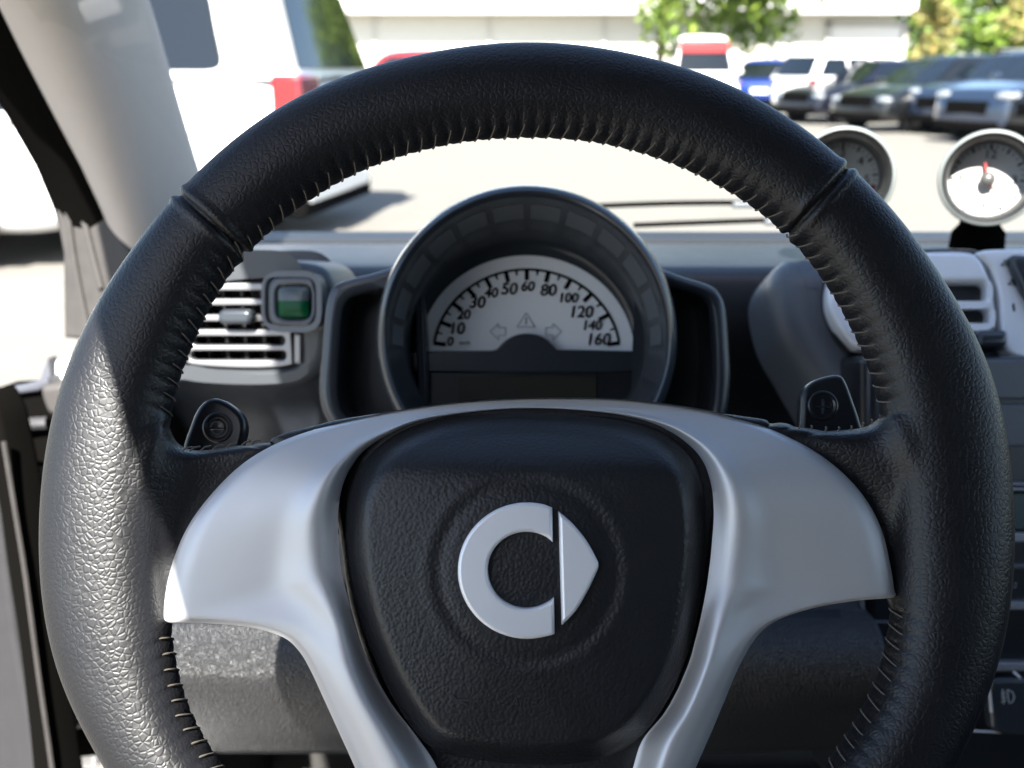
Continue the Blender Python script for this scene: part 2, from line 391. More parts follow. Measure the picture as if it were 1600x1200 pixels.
def wing(A, B, top):
    A, B, T = np.array(cr(A, 8, False)), np.array(cr(B, 8, False)), np.array(cr(top, 8, False))
    nt, ns = 60, 36
    rs = lambda P, q: np.array([np.interp(q, np.linspace(0, 1, len(P)), P[:, k]) for k in (0, 1)]).T
    tt, ss = np.linspace(0, 1, nt), np.linspace(0, 1, ns)
    A, B, T = rs(A, tt), rs(B, tt), rs(T, ss); front, back = [], []
    for i in range(nt):
        for j in range(ns):
            sx = ss[j]; p = (1 - sx) * A[i] + sx * B[i] + (1 - tt[i]) ** 2 * (T[j] - ((1 - sx) * A[0] + sx * B[0]))
            z = -0.0015 + 0.0135 * float(smoothstep(0.05, 1, sx)) - 0.007 * max(0, 1 - tt[i] / 0.07) ** 2 - 0.010 * sx * max(0, 1 - tt[i] / 0.22) ** 2
            front.append(PLW.px(p[0], p[1], z)); back.append(PLW.px(p[0], p[1], -0.013))
    V = front + back; n = nt * ns; Fq = grid_faces(nt, ns); Fq = Fq + [tuple(k + n for k in q[::-1]) for q in Fq]
    rim_i = [j for j in range(ns)] + [i * ns + ns - 1 for i in range(1, nt)] + [(nt - 1) * ns + j for j in range(ns - 2, -1, -1)] + [i * ns for i in range(nt - 2, 0, -1)]
    for a_, b_ in zip(rim_i, rim_i[1:] + rim_i[:1]): Fq.append((a_, b_, b_ + n, a_ + n))
    t_ = bpy.data.meshes.new('t'); t_.from_pydata([tuple(v) for v in V], [], Fq); bm.from_mesh(t_); bpy.data.meshes.remove(t_)
wing([(455, 700), (400, 722), (352, 768), (316, 818), (292, 870), (278, 920), (270, 975)], [(190, 600), (178, 760), (182, 860), (195, 990)],
     [(455, 690), (420, 691), (380, 695), (340, 701), (310, 704), (290, 701), (273, 688), (264, 664), (262, 635), (200, 590)])
wing([(1180, 672), (1240, 706), (1312, 758), (1345, 800), (1364, 845), (1376, 890), (1384, 938)], [(1455, 590), (1475, 740), (1470, 850), (1455, 950)],
     [(1180, 662), (1205, 659), (1225, 660), (1255, 668), (1300, 672), (1350, 668), (1371, 655), (1378, 638), (1385, 620), (1440, 580)])
bmesh.ops.recalc_face_normals(bm, faces=bm.faces)
me = bpy.data.meshes.new('leather_rim'); bm.to_mesh(me); bm.free()
o = bpy.data.objects.new('tmp_rim', me); COL.objects.link(o)
rm = o.modifiers.new('r', 'REMESH'); rm.mode = 'VOXEL'; rm.voxel_size = 0.0010
sm = o.modifiers.new('s', 'SMOOTH'); sm.factor = 0.5; sm.iterations = 40
dg = bpy.context.evaluated_depsgraph_get(); rim_me = bpy.data.meshes.new_from_object(o.evaluated_get(dg))
bpy.data.objects.remove(o); bpy.data.meshes.remove(me)
# seams, scallops between stitches, soft wrinkles
n_ = len(rim_me.vertices); co = np.empty(n_ * 3); rim_me.vertices.foreach_get('co', co); co = co.reshape(-1, 3)
no = np.empty(n_ * 3); rim_me.vertices.foreach_get('normal', no); no = no.reshape(-1, 3)
O_ = np.array(PLW.o); la = (co - O_) @ np.array(PLW.e1); lb = (co - O_) @ np.array(PLW.e2); lh = (co - O_) @ np.array(PLW.n)
disp = np.zeros(n_)
for p, q in (((283, 306), (380, 392)), ((1322, 265), (1232, 366))):
    a0 = np.array(PLW.px2(*p, 0.008)); a1 = np.array(PLW.px2(*q, 0.008)); t = (a1 - a0) / np.linalg.norm(a1 - a0)
    rel = np.c_[la, lb] - a0; along = rel @ t; off = rel[:, 0] * -t[1] + rel[:, 1] * t[0]
    near = smoothstep(-0.03, -0.015, along) * (1 - smoothstep(0.045, 0.06, along))
    disp -= near * (0.0019 * np.exp(-(off / 0.0009) ** 2) - 0.0007 * np.exp(-((np.abs(off) - 0.0028) / 0.0016) ** 2))
vphi = np.arctan2(lb - WC[1], la - WC[0]); vr = np.hypot(la - WC[0], lb - WC[1])
vri = np.interp(vphi, ph, Ri, period=2 * math.pi)
spots = []                                                   # stitch angles
acc_len = 0.0
step = 0.0054
grid = np.linspace(-math.pi * 0.5, math.pi * 1.5, 4000)
for k in range(len(grid) - 1):
    g = grid[k]; acc_len += np.interp(g, ph, Ri, period=2 * math.pi) * (grid[k + 1] - grid[k])
    if acc_len >= step:
        acc_len = 0; gg = (g + math.pi) % (2 * math.pi) - math.pi; dgs = math.degrees(gg)
        inw = (-16 < dgs < 13.5) or dgs > 168 or dgs < -161
        if not inw: spots.append(gg)
for g in spots:
    dphi = (vphi - g + math.pi) % (2 * math.pi) - math.pi
    d_in = np.clip(vr - vri, -0.002, 0.02)
    disp -= 0.00052 * np.exp(-(dphi * vri / 0.0011) ** 2) * np.exp(-(d_in / 0.0045) ** 2)
wr = np.sin(vphi * 300 + 40 * vr * 30) * np.exp(-np.clip(vr - vri, 0, 1) / 0.008) * 0.00012
disp += 0.3 * wr * (np.abs(np.sin(vphi)) > 0.25)
co = co + no * disp[:, None]
rim_me.vertices.foreach_set('co', co.ravel()); rim_me.update()
put('leather_rim', rim_me, leather, wheel)
ac_top, ac_low = Acc(), Acc()
for g in spots:
    path = []; ac = ac_top if math.sin(g) > -0.25 else ac_low
    sl = 0.0022 * (1 if math.cos(g) > -2 else -1)
    sgn = 1 if math.sin(g) > -0.2 else -1
    jit = random.uniform(-0.15, 0.15)
    for k in range(7):
        t = k / 6; psi = math.pi - R(27 + 30 * jit) + R(50) * t
        gg = g - (0.5 - t) * (0.0034 + 0.006 * jit) / 0.15
        path.append(rim_pt(gg, psi, 0.00005 if 0 < k < 6 else -0.0008))
    ac.tube(path, 0.00034, 5)
ac_top.build('rim_stitching', thread, wheel); ac_low.build('rim_stitching', thread, wheel)
for pts in ([(292, 703), (340, 700), (400, 692)], [(1362, 660), (1330, 670), (1290, 672), (1250, 667)]):
    ac = Acc()
    for u, v in cr(pts, 3 if len(pts) == 3 else 2, False):
        p = PLW.px(u, v - 2, 0.0045); ac.tube([p - PLW.e2 * 0.0012 + PLW.n * 0.0024 - PLW.e1 * 0.001, p + PLW.n * 0.0012 + PLW.e2 * 0.0002, p + PLW.e1 * 0.001 + PLW.e2 * 0.0008 - PLW.n * 0.003], 0.00035, 5)
    ac.build('spoke_stitching', thread, wheel)
# --- silver spoke trim : ladder of outer / inner edge pairs
pairs = [((585, 1270), (705, 1270)), ((555, 1200), (684, 1202)), ((530, 1145), (652, 1152)), ((505, 1090), (612, 1100)), ((485, 1047), (585, 1053)), ((467, 1017), (567, 1012)), ((443, 996), (555, 977)), ((400, 982), (547, 948)), ((350, 975.5), (541, 925)), ((300, 973), (536, 905)),
         ((262, 972), (532, 885)), ((256, 955), (530, 865)), ((262, 908), (529, 845)), ((277, 858), (528, 825)), ((300, 812), (528, 805)), ((334, 768), (530, 785)), ((375, 728), (534, 764)), ((420, 699), (541, 744)), ((470, 678), (552, 725)), ((530, 661), (570, 703)), ((595, 646), (600, 683)), ((655, 636), (648, 661)), ((720, 628), (715, 648)), ((800, 623), (800, 640)),
         ((880, 621.5), (880, 641)), ((960, 623), (960, 649)), ((1035, 630), (1014, 661)), ((1100, 640), (1052, 677)), ((1160, 655), (1082, 700)), ((1205, 671), (1099, 722)), ((1250, 692), (1108, 745)), ((1290, 717), (1113, 768)), ((1328, 750), (1115, 792)), ((1358, 788), (1115, 815)), ((1379, 832), (1113, 840)), ((1391, 882), (1111, 865)),
         ((1397, 920), (1108, 890)), ((1396, 933), (1105, 912)), ((1345, 938), (1101, 935)), ((1290, 946), (1097, 955)), ((1250, 956), (1092, 978)), ((1215, 969), (1086, 1002)), ((1190, 987), (1079, 1028)), ((1170, 1013), (1070, 1052)), ((1150, 1052), (1056, 1083)), ((1130, 1100), (1036, 1117)), ((1108, 1152), (1003, 1158)), ((1085, 1205), (986, 1210)), ((1060, 1270), (966, 1270))]
out_l = cr([p[0] for p in pairs], 5, False); in_l = cr([p[1] for p in pairs], 5, False)
NT = len(out_l); NC = 34
def trim_h(u, v, s, vi):
    """height of the trim over the wheel plane (m); s runs from outer edge to airbag gap"""
    leg = float(smoothstep(930, 1100, v))
    h = 0.012
    h -= 0.0035 * (1 - float(smoothstep(0.0, 0.10, s))) ** 2              # rolled outer edge
    crease = 735.0 + 12 * math.sin((u - 820) / 260.0) ** 2
    if v < crease: h -= 0.00027 * 0.62 * (crease - v) * float(smoothstep(0, 34, crease - v))   # top leans back to the sky
    du = abs(u - 822)
    if leg < 1:                                                           # scoops of the two side spokes
        x = (du - 292) ; inn = float(smoothstep(-4, 70, x))
        y = float(smoothstep(770, 905, v))
        h -= (1 - leg) * 0.0062 * inn * y
        h -= (1 - leg) * 0.002 * float(smoothstep(20, 230, x)) * (1 - y)
    # ridge along the airbag
    h += 0.0022 * math.exp(-((s - (0.80 - 0.28 * leg)) / (0.09 + 0.13 * leg)) ** 2) * (1 if v > 690 else max(0, (v - 640) / 50))
    h -= (0.006 + 0.004 * leg) * float(smoothstep(0.86 - 0.34 * leg, 1.0, s)) ** 1.3
    h -= 0.004 * leg * (1 - float(smoothstep(0, 0.35, s)))
    return h
V = []
H_ = np.zeros((NT, NC))
for i in range(NT):
    (u0, v0), (u1, v1) = out_l[i], in_l[i]
    for j in range(NC):
        s = j / (NC - 1); u, v = u0 + (u1 - u0) * s, v0 + (v1 - v0) * s
        H_[i, j] = trim_h(u, v, s, v1)
for ax, sg in ((0, 8.5), (1, 1.2)):
    k_ = np.exp(-0.5 * (np.arange(-24, 25) / sg) ** 2); k_ /= k_.sum()
    H_ = np.apply_along_axis(lambda q: np.convolve(np.r_[[q[0]] * 24, q, [q[-1]] * 24], k_, 'valid'), ax, H_)
for i in range(NT):
    (u0, v0), (u1, v1) = out_l[i], in_l[i]
    for j in range(NC):
        s = j / (NC - 1); u, v = u0 + (u1 - u0) * s, v0 + (v1 - v0) * s
        V.append(PLW.px(u, v, H_[i, j]))
    for (u, v), hh in ((out_l[i], -0.003), (in_l[i], -0.004)):             # turned-in lips
        V.append(PLW.px(u, v, hh))
W_ = NC + 2; Fc = []
for i in range(NT - 1):
    seq = [NC] + list(range(NC)) + [NC + 1]
    for k in range(len(seq) - 1): Fc.append((i * W_ + seq[k], i * W_ + seq[k + 1], (i + 1) * W_ + seq[k + 1], (i + 1) * W_ + seq[k]))
mesh('spoke_trim', V, Fc, silver, wheel, True, 60)
# --- airbag cover : dome inside its outline
bag = cr([(800, 641), (720, 647), (662, 658), (618, 676), (586, 698), (560, 727), (543, 762), (536, 800), (536, 850), (545, 915), (560, 975), (581, 1030), (607, 1085), (642, 1140), (678, 1172), (740, 1188), (830, 1196), (910, 1193), (965, 1178), (1003, 1153), (1032, 1118), (1060, 1070), (1084, 1005), (1100, 930), (1108, 850), (1107, 790), (1098, 742), (1078, 708), (1048, 682), (1010, 663), (960, 651), (880, 643)], 5)
bag = [(823 + (u - 823) * 0.984, 905 + (v - 905) * 0.995) for u, v in bag]
NR = 60; V = []; cu_, cv_ = 823, 905
for i in range(NR + 1):
    t = (i / NR) ** 0.85 if i else 0.0
    for u, v in bag:
        uu, vv = cu_ + (u - cu_) * t, cv_ + (v - cv_) * t
        h = 0.0185 - 0.004 * t * t - 0.011 * float(smoothstep(0.86, 1.0, t)) ** 1.6
        h -= 0.00017 * max(0, 765 - vv) * float(smoothstep(0, 130, 765 - vv)) * (1 - float(smoothstep(0.86, 1.0, t)) * 0.6)
        rr = math.hypot(uu - 824, vv - 892)
        h -= 0.00045 * math.exp(-((rr - 139) / 11.0) ** 2) - 0.0002 * math.exp(-((rr - 158) / 12.0) ** 2)
        V.append(PLW.px(uu, vv, h))
for u, v in bag: V.append(PLW.px(u, v, -0.006))
o = mesh('airbag_cover', V, grid_faces(NR + 2, len(bag), False, True), pebble, wheel)
# faint moulded lettering and seat mark low on the cover
mes = [text_on(PLW, 'AIRBAG', 832, 1098, 15, 0.0166, shear=0.25, depth=0.0004)]
mes.append(plate_mesh([[PLW.px2(u, v, 0.0166) for u, v in ((708, 1086), (714, 1092), (738, 1092), (739, 1095), (722, 1096), (733, 1100), (726, 1101), (708, 1099))]], 0.0008, 0, 1, PLW.mat(0.0169)))
join_meshes('moulded_lettering', mes, black, o)
# --- emblem
emb = empty('emblem', PLW.px(824, 892, 0.018), None, None); emb.parent = wheel; emb.matrix_parent_inverse = wheel.matrix_world.inverted()
lp = []
a_c = math.degrees(math.acos(41 / 109.0)); a_i = math.degrees(math.acos(42 / 61.0))
ring = ell(824, 892, 109, 107, 60, a_c, 360 - a_c, False) + ell(823, 891, 61, 60, 40, 360 - a_i, a_i, False)
ring = [(u + (v - 892) * 0.02 if u > 858 else u, v) for u, v in ring]
plate('emblem_ring', [ring], PLW, 0.006, emblem_m, emb, 0.0222, 0.0012, 3)
arrow = [(873, 799)] + cr([(876, 801), (897, 820), (917, 845), (931, 870), (936, 884), (930, 900), (917, 927), (900, 955), (880, 976)], 4, False)[1:] + [(878, 977)]
plate('emblem_arrow', [arrow], PLW, 0.006, emblem_m, emb, 0.0218, 0.0012, 3)
# --- back shell and hub
shell = cr([(420, 694), (432, 679), (480, 666), (540, 652), (640, 640), (823, 630), (1000, 636), (1110, 643), (1170, 650), (1206, 660), (1180, 700), (1130, 800), (1110, 950), (1050, 1120), (1000, 1200), (960, 1280), (700, 1280), (660, 1190), (600, 1110), (545, 950), (520, 800), (470, 720)], 4)
plate('hub_shell', [shell], PLW, 0.035, pebble, wheel, -0.004, 0.004, 3)
a = Acc(); c0 = PLW.pt(0, -0.01, -0.035)
a.rings([[c0 - PLW.n * d + (PLW.e1 * math.cos(t) + PLW.e2 * math.sin(t)) * r for t in np.linspace(0, 2 * math.pi, 32, endpoint=False)] for d, r in ((0, 0.05), (0.03, 0.048), (0.12, 0.04))])
a.build('hub', black, wheel)
# --- paddles
PLP = Plane(PLW.pt(0, 0, -0.034), R(24))
for side, lp, cc, mark in ((-1, [(286, 712), (296, 665), (311, 634), (330, 622), (352, 627), (376, 646), (383, 668), (378, 694), (368, 715), (330, 740)], (340, 668), 'minus'),
                     (1, [(1255, 690), (1252, 640), (1256, 612), (1270, 596), (1294, 587), (1314, 586), (1324, 598), (1336, 630), (1346, 660), (1350, 690), (1300, 710)], (1286, 634), 'plus')):
    pd = plate('shift_paddle', [cr(lp, 5)], PLP, 0.008, gloss_black, wheel, 0, 0.0022, 4)
    V = []; Fc = []
    for i, (r, h) in enumerate(((24, 0.0002), (22, 0.0009), (19, 0.0009), (16, -0.0001), (8, 0.0002), (0.5, 0.0003))):
        V += [PLP.px(cc[0] + r * math.cos(t), cc[1] + r * math.sin(t), h) for t in np.linspace(0, 2 * math.pi, 36, endpoint=False)]
    mesh('paddle_dish', V, grid_faces(6, 36, False, True), gloss_black, pd)
    a = Acc(); A, B = PLP.px(cc[0] - 11, cc[1] + 2, 0.0006), PLP.px(cc[0] + 11, cc[1] + 2, 0.0006); a.tube([A, B], 0.0006, 6)
    if mark == 'plus': a.tube([PLP.px(cc[0], cc[1] - 10, 0.0006), PLP.px(cc[0], cc[1] + 13, 0.0006)], 0.0006, 6)
    a.build('paddle_mark', hood_m, pd)

# ================================================================== INSTRUMENT CLUSTER
PLC = Plane(at(823, 530, 0.60), R(16))
clu = empty('instrument_cluster', PLC.px(823, 640, -0.02), 'round hooded speedometer with dark side pods behind the steering wheel', 'instrument cluster')
spec = [(823, 530, 235, 238, -0.06), (823, 528, 236, 239, 0.0), (823, 526, 234, 236.5, 0.040), (823, 526, 231, 233.5, 0.0465), (823, 526, 226, 228, 0.0485), (823, 526, 221, 222.5, 0.0475), (823, 527, 217, 218, 0.043),
        (823, 528, 213, 212, 0.036), (823, 534, 191, 190, 0.010), (823, 538, 186, 184, 0.004), (823, 545, 181, 172, -0.016), (823, 551, 172, 158, -0.020), (823, 553, 168, 154, -0.020)]
rings = [[PLC.px(u, v, h) for u, v in ell(cx, cy, rx, ry, 96)] for cx, cy, rx, ry, h in spec]
loft('dial_hood', rings, hood_m, clu, True, False, True, 60)
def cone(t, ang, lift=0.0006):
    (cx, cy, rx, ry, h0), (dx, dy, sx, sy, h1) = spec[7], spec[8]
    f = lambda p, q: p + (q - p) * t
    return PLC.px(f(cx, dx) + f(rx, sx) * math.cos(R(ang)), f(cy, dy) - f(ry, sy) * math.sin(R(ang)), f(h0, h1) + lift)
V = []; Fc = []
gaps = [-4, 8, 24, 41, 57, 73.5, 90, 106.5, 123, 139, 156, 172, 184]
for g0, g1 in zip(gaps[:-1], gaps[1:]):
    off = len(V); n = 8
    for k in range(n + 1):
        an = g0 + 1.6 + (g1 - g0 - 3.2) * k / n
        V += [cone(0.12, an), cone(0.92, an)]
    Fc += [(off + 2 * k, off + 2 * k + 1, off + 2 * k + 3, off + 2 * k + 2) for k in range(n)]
mesh('dial_reflection', V, Fc, band_m, clu)  # grey segments paint the dial's reflection onto the hood cone
dial = plate('speedometer_dial', [ell(823, 556, 172, 158, 60, -8, 188, False)], PLC, 0.002, dial_m, clu, -0.021)
HB = -0.0204
# arc line and ticks
loops = []
def pol(r, ang, cx=823, cy=556, k=0.925): return (cx + r * math.cos(R(ang)), cy - r * k * math.sin(R(ang)))
arc = [pol(144, a_) for a_ in np.linspace(9, 171, 60)] + [pol(148, a_) for a_ in np.linspace(171, 9, 60)]
me_l = [plate_mesh([[PLC.px2(u, v, HB) for u, v in arc]], 0.0005, 0, 1, PLC.mat(HB))]
vals = [0, 10, 20, 30, 40, 50, 60, 80, 100, 120, 140, 160]
angs = [171, 157.5, 144, 130.5, 117, 103.5, 90, 76, 62.5, 47.5, 30, 9]
angs = [171.5, 157, 142.5, 129, 116, 103, 90, 76.5, 62, 46, 28.5, 8.5]
for k, an in enumerate(angs):
    t = 1.35
    q = [pol(147, an - t), pol(128, an - t * 1.1), pol(128, an + t * 1.1), pol(147, an + t)]
    me_l.append(plate_mesh([[PLC.px2(u, v, HB) for u, v in q]], 0.0005, 0, 1, PLC.mat(HB)))
    if k < 11:
        am = (an + angs[k + 1]) / 2; q = [pol(147, am - 0.9), pol(137, am - 0.5), pol(137, am + 0.5), pol(147, am + 0.9)]
        me_l.append(plate_mesh([[PLC.px2(u, v, HB) for u, v in q]], 0.0005, 0, 1, PLC.mat(HB)))
join_meshes('tick_marks', me_l, ink, dial)
npos = [(703, 534, 13), (713, 514, 17), (724, 492, 14), (745, 473, 17), (767, 458, 14), (795, 452, 17), (824, 448, 14), (856, 454, 17), (887, 466, 14), (907, 488, 17), (924, 509, 14), (934, 531, 17)]
mes = []
for vv, (u, v, hp) in zip(vals, npos):                         # each figure laid over itself a hair apart to make it bold
    for q_, (du_, dv_) in enumerate(((0, 0), (-.55, 0), (.55, 0), (0, -.5), (0, .5))):
        mes.append(text_on(PLC, str(vv), u + du_, v + dv_, hp * 1.08, HB + 0.0002 + 0.00004 * q_, shear=0.14, depth=0.0))
mes.append(text_on(PLC, 'km/h', 726, 536, 6, HB, shear=0.15, depth=0.0001))
join_meshes('numerals', mes, ink, dial)
def outline(pts, w):                                          # thin line figure as tubes
    ac = Acc(); P = [PLC.px(u, v, HB + 0.0004) for u, v in pts]
    for i in range(len(P)): ac.tube([P[i], P[(i + 1) % len(P)]], w, 6)
    return ac
ac = outline([(822, 489), (836, 511), (808, 511)], 0.00022); ac.tube([PLC.px(822, 496, HB), PLC.px(822, 507, HB)], 0.0004, 6); ac.build('warning_triangle', grey_ink, dial)
outline([(766, 518), (779, 506), (779, 512), (790, 512), (790, 524), (779, 524), (779, 531)], 0.00022).build('turn_arrow', grey_ink, dial)
outline([(877, 518), (864, 506), (864, 512), (853, 512), (853, 524), (864, 524), (864, 531)], 0.00022).build('turn_arrow', grey_ink, dial)
mask = [(640, 549)] + [(768, 548)] + cr([(776, 546), (790, 532), (805, 524), (823, 521), (841, 524), (856, 532), (870, 546)], 5, False) + [(1006, 549), (1010, 582), (636, 582)]
plate('dial_mask', [mask], PLC, 0.004, hood_m, clu, -0.014, 0.0012)
plate('display_surround', [[(630, 582), (1016, 582), (1010, 660), (636, 660)]], PLC, 0.003, gloss_black, clu, -0.019)
plate('display_screen', [rrect(716, 588, 932, 640, 4)], PLC, 0.001, screen_m, clu, -0.0175)
for s, outer, inner in ((-1, [(497, 620), (501, 545), (507, 480), (517, 450), (535, 438), (575, 428), (640, 412), (660, 430), (660, 690), (560, 690), (515, 665)],
                         [(528, 615), (530, 545), (535, 488), (543, 468), (560, 458), (600, 449), (640, 440), (645, 460), (645, 670), (575, 668), (540, 650)]),
                        (1, [(1143, 600), (1141, 540), (1136, 485), (1126, 458), (1108, 444), (1070, 432), (1020, 416), (1000, 430), (1000, 690), (1095, 690), (1132, 660)],
                         [(1113, 600), (1113, 545), (1109, 492), (1101, 470), (1085, 460), (1050, 450), (1015, 440), (1005, 460), (1005, 670), (1075, 670), (1106, 645)])):
    plate('side_pod', [cr(outer, 5), cr(inner, 5)], PLC, 0.06, hood_m, clu, -0.004, 0.005, 4)
    plate('side_pod_panel', [cr(inner, 5)], PLC, 0.003, gloss_black, clu, -0.05)

# ================================================================== DASHBOARD
def zv(v, Y):                                                 # height of the ray through row v at distance Y
    r = ray(800, v); return CAM.z + r.z / r.y * Y
prof = [(1.12, 362), (1.09, 372), (1.075, 374), (1.06, 386), (1.03, 381), (0.96, 385), (0.88, 398), (0.835, 410), (0.815, 422), (0.805, 440), (0.80, 500), (0.815, 560), (0.85, 610), (0.88, 660), (0.88, 760), (0.80, 850), (0.64, 905), (0.56, 950), (0.535, 985), (0.525, 1020), (0.522, 1055), (0.528, 1095), (0.545, 1130), (0.575, 1160), (0.605, 1172), (0.80, 1150), (1.1, 900)]
pp = cr(prof, 4, False)
dash = empty('dashboard', (0.37, 0.8, 0.75), 'dark speckled dashboard running under the windscreen behind the wheel', 'dashboard')
xs = np.linspace(-0.345, 1.09, 40)
rings = []
for x in xs:
    e = max(0, (abs(x - 0.37) - 0.60) / 0.12)
    rings.append([Vector((min(1.09 - 0.885 * float(smoothstep(560, 880, v)), max(x, -0.335 + 0.10 * float(smoothstep(600, 900, v)) * 0.85)), y + 0.03 * e * e, zv(v, y) - 0.004 * e * e)) for y, v in pp])
loft('dash_pad', rings, dash_m, dash, True, True, True, 45)
# coarse lower roll as its own skin, a little proud
sub = [(y, v) for y, v in pp if y < 0.66 and v > 900 and v < 1166]
rings = []
for x in np.linspace(-0.258, 0.224, 60):
    e = max(0, (-0.25 - x) / 0.008)
    rings.append([Vector((x, y - 0.005 + 0.02 * e * e, zv(v, y))) for y, v in sub] + [Vector((x, y + 0.02, zv(v, y))) for y, v in sub[::-1]])
loft('lower_roll', rings, knee_m, dash, True, True, True, 50)
plate('dash_slot', [rrect(1348, 930, 1450, 975, 6), rrect(1352, 934, 1446, 971, 5)], Plane(at(1400, 950, 0.63), R(20)), 0.006, slate, dash, 0, 0.001)
# defroster strip at the glass
a = Acc(); a.rings([[Vector((x, 1.075, zv(372, 1.075) + 0.001)), Vector((x, 1.045, zv(384, 1.045) + 0.004)), Vector((x, 1.045, zv(384, 1.045) - 0.01)), Vector((x, 1.075, zv(372, 1.075) - 0.01))] for x in np.linspace(-0.33, 1.08, 24)])
a.build('demister_strip', black, dash)

# ================================================================== LEFT AIR VENT
PLV = Plane(at(390, 500, 0.66), R(10), R(-6))
vent = empty('air_vent', PLV.px(400, 605, -0.03), 'silver slatted air vent in a grey housing left of the dials', 'air vent')
hous = cr([(262, 590), (282, 500), (310, 432), (345, 414), (420, 408), (485, 413), (512, 432), (523, 475), (521, 540), (508, 578), (480, 599), (430, 610), (360, 607), (300, 596)], 5)
gr_out = cr([(276, 560), (290, 500), (322, 428), (345, 420), (415, 417), (444, 423), (452, 450), (455, 520), (457, 560), (452, 571), (400, 575), (330, 573), (292, 568)], 5)
plate('vent_housing', [hous, gr_out], PLV, 0.075, M('charcoal vent plastic', (0.032, 0.036, 0.042), 0.45, bump=('noise', 1800, 0.25, 0.0003)), vent, 0.0, 0.011, 5)
holes = []
for y0, y1, xl, xr in ((425, 442, 322, 439), (454, 467, 308, 443), (477, 492, 299, 445), (502, 515, 292, 446), (525, 539.5, 300, 445), (548, 563, 297, 447)):
    holes.append(rrect(xl, y0, xr, y1, (y1 - y0) * 0.45))
plate('vent_grille', [gr_out] + holes, PLV, 0.008, vent_m, vent, -0.002, 0.0011, 3)
plate('vent_throat', [gr_out], PLV, 0.002, black, vent, -0.045)
ac = Acc()
for u in range(300, 450, 29): ac.box(PLV.px(u, 497, -0.03), (0.002, 0.02, 0.075))
ac.build('vent_vanes', black, vent)
plate('vent_tab', [rrect(339, 484, 393, 507, 11)], PLV, 0.012, hood_m, vent, 0.009, 0.003, 4)
plate('vent_end_cap', [rrect(459, 521, 471, 569, 4)], PLV, 0.008, vent_m, vent, 0.002, 0.0015, 3)

PLF = Plane(PLV.px(453, 470, 0.012), R(14), R(-8))
fr = empty('air_freshener', PLF.px(453, 513, 0), 'square clip-on air freshener half full of green gel on the vent', 'air freshener')
def sq(cx, cy, rx, ry, n=64, e=0.45):
    o = []
    for k in range(n):
        c, s = math.cos(2 * math.pi * k / n), math.sin(2 * math.pi * k / n)
        o.append((cx + rx * math.copysign(abs(c) ** e, c), cy - ry * math.copysign(abs(s) ** e, s)))
    return o
plate('freshener_case', [sq(453, 470, 47, 45), sq(456, 471, 39.5, 41)], PLF, 0.016, slate, fr, 0.002, 0.003, 4)
plate('freshener_face', [sq(456, 471, 38.5, 40), sq(459, 472, 26, 26)], PLF, 0.010, hood_m, fr, 0.003, 0.0025, 4)
green = M('green gel', (0.0, 0.05, 0.018), 0.3, spec=0.15); clear_g = M('clear gel window', (0.06, 0.075, 0.08), 0.2, spec=0.3)
for nm, lo, hi, m_ in (('clear_gel', 0.08, 1.0, clear_g), ('green_gel', -1.0, 0.08, green)):
    V = []; n = 40; k2 = 14
    for i in range(k2 + 1):
        yy = lo + (hi - lo) * i / k2 
        for j in range(n + 1):
            xx = -1 + 2 * j / n
            w = (1 - abs(yy) ** 4) ** 0.25 if abs(yy) < 1 else 0.02
            X = xx * max(w, 0.05); wob = 0.05 * math.sin(X * 5) * (1 - abs(yy - 0.08)) if abs(yy - 0.08) < 1 else 0
            dome = max(0.0, (1 - abs(X) ** 3) * (1 - abs(yy) ** 3)) ** 0.7
            V.append(PLF.px(459 + 26 * X, 472 - 26 * yy, 0.0005 + 0.0045 * dome + (0.0003 if nm == 'clear_gel' else 0)))
    mesh(nm, V, grid_faces(k2 + 1, n + 1), m_, fr)

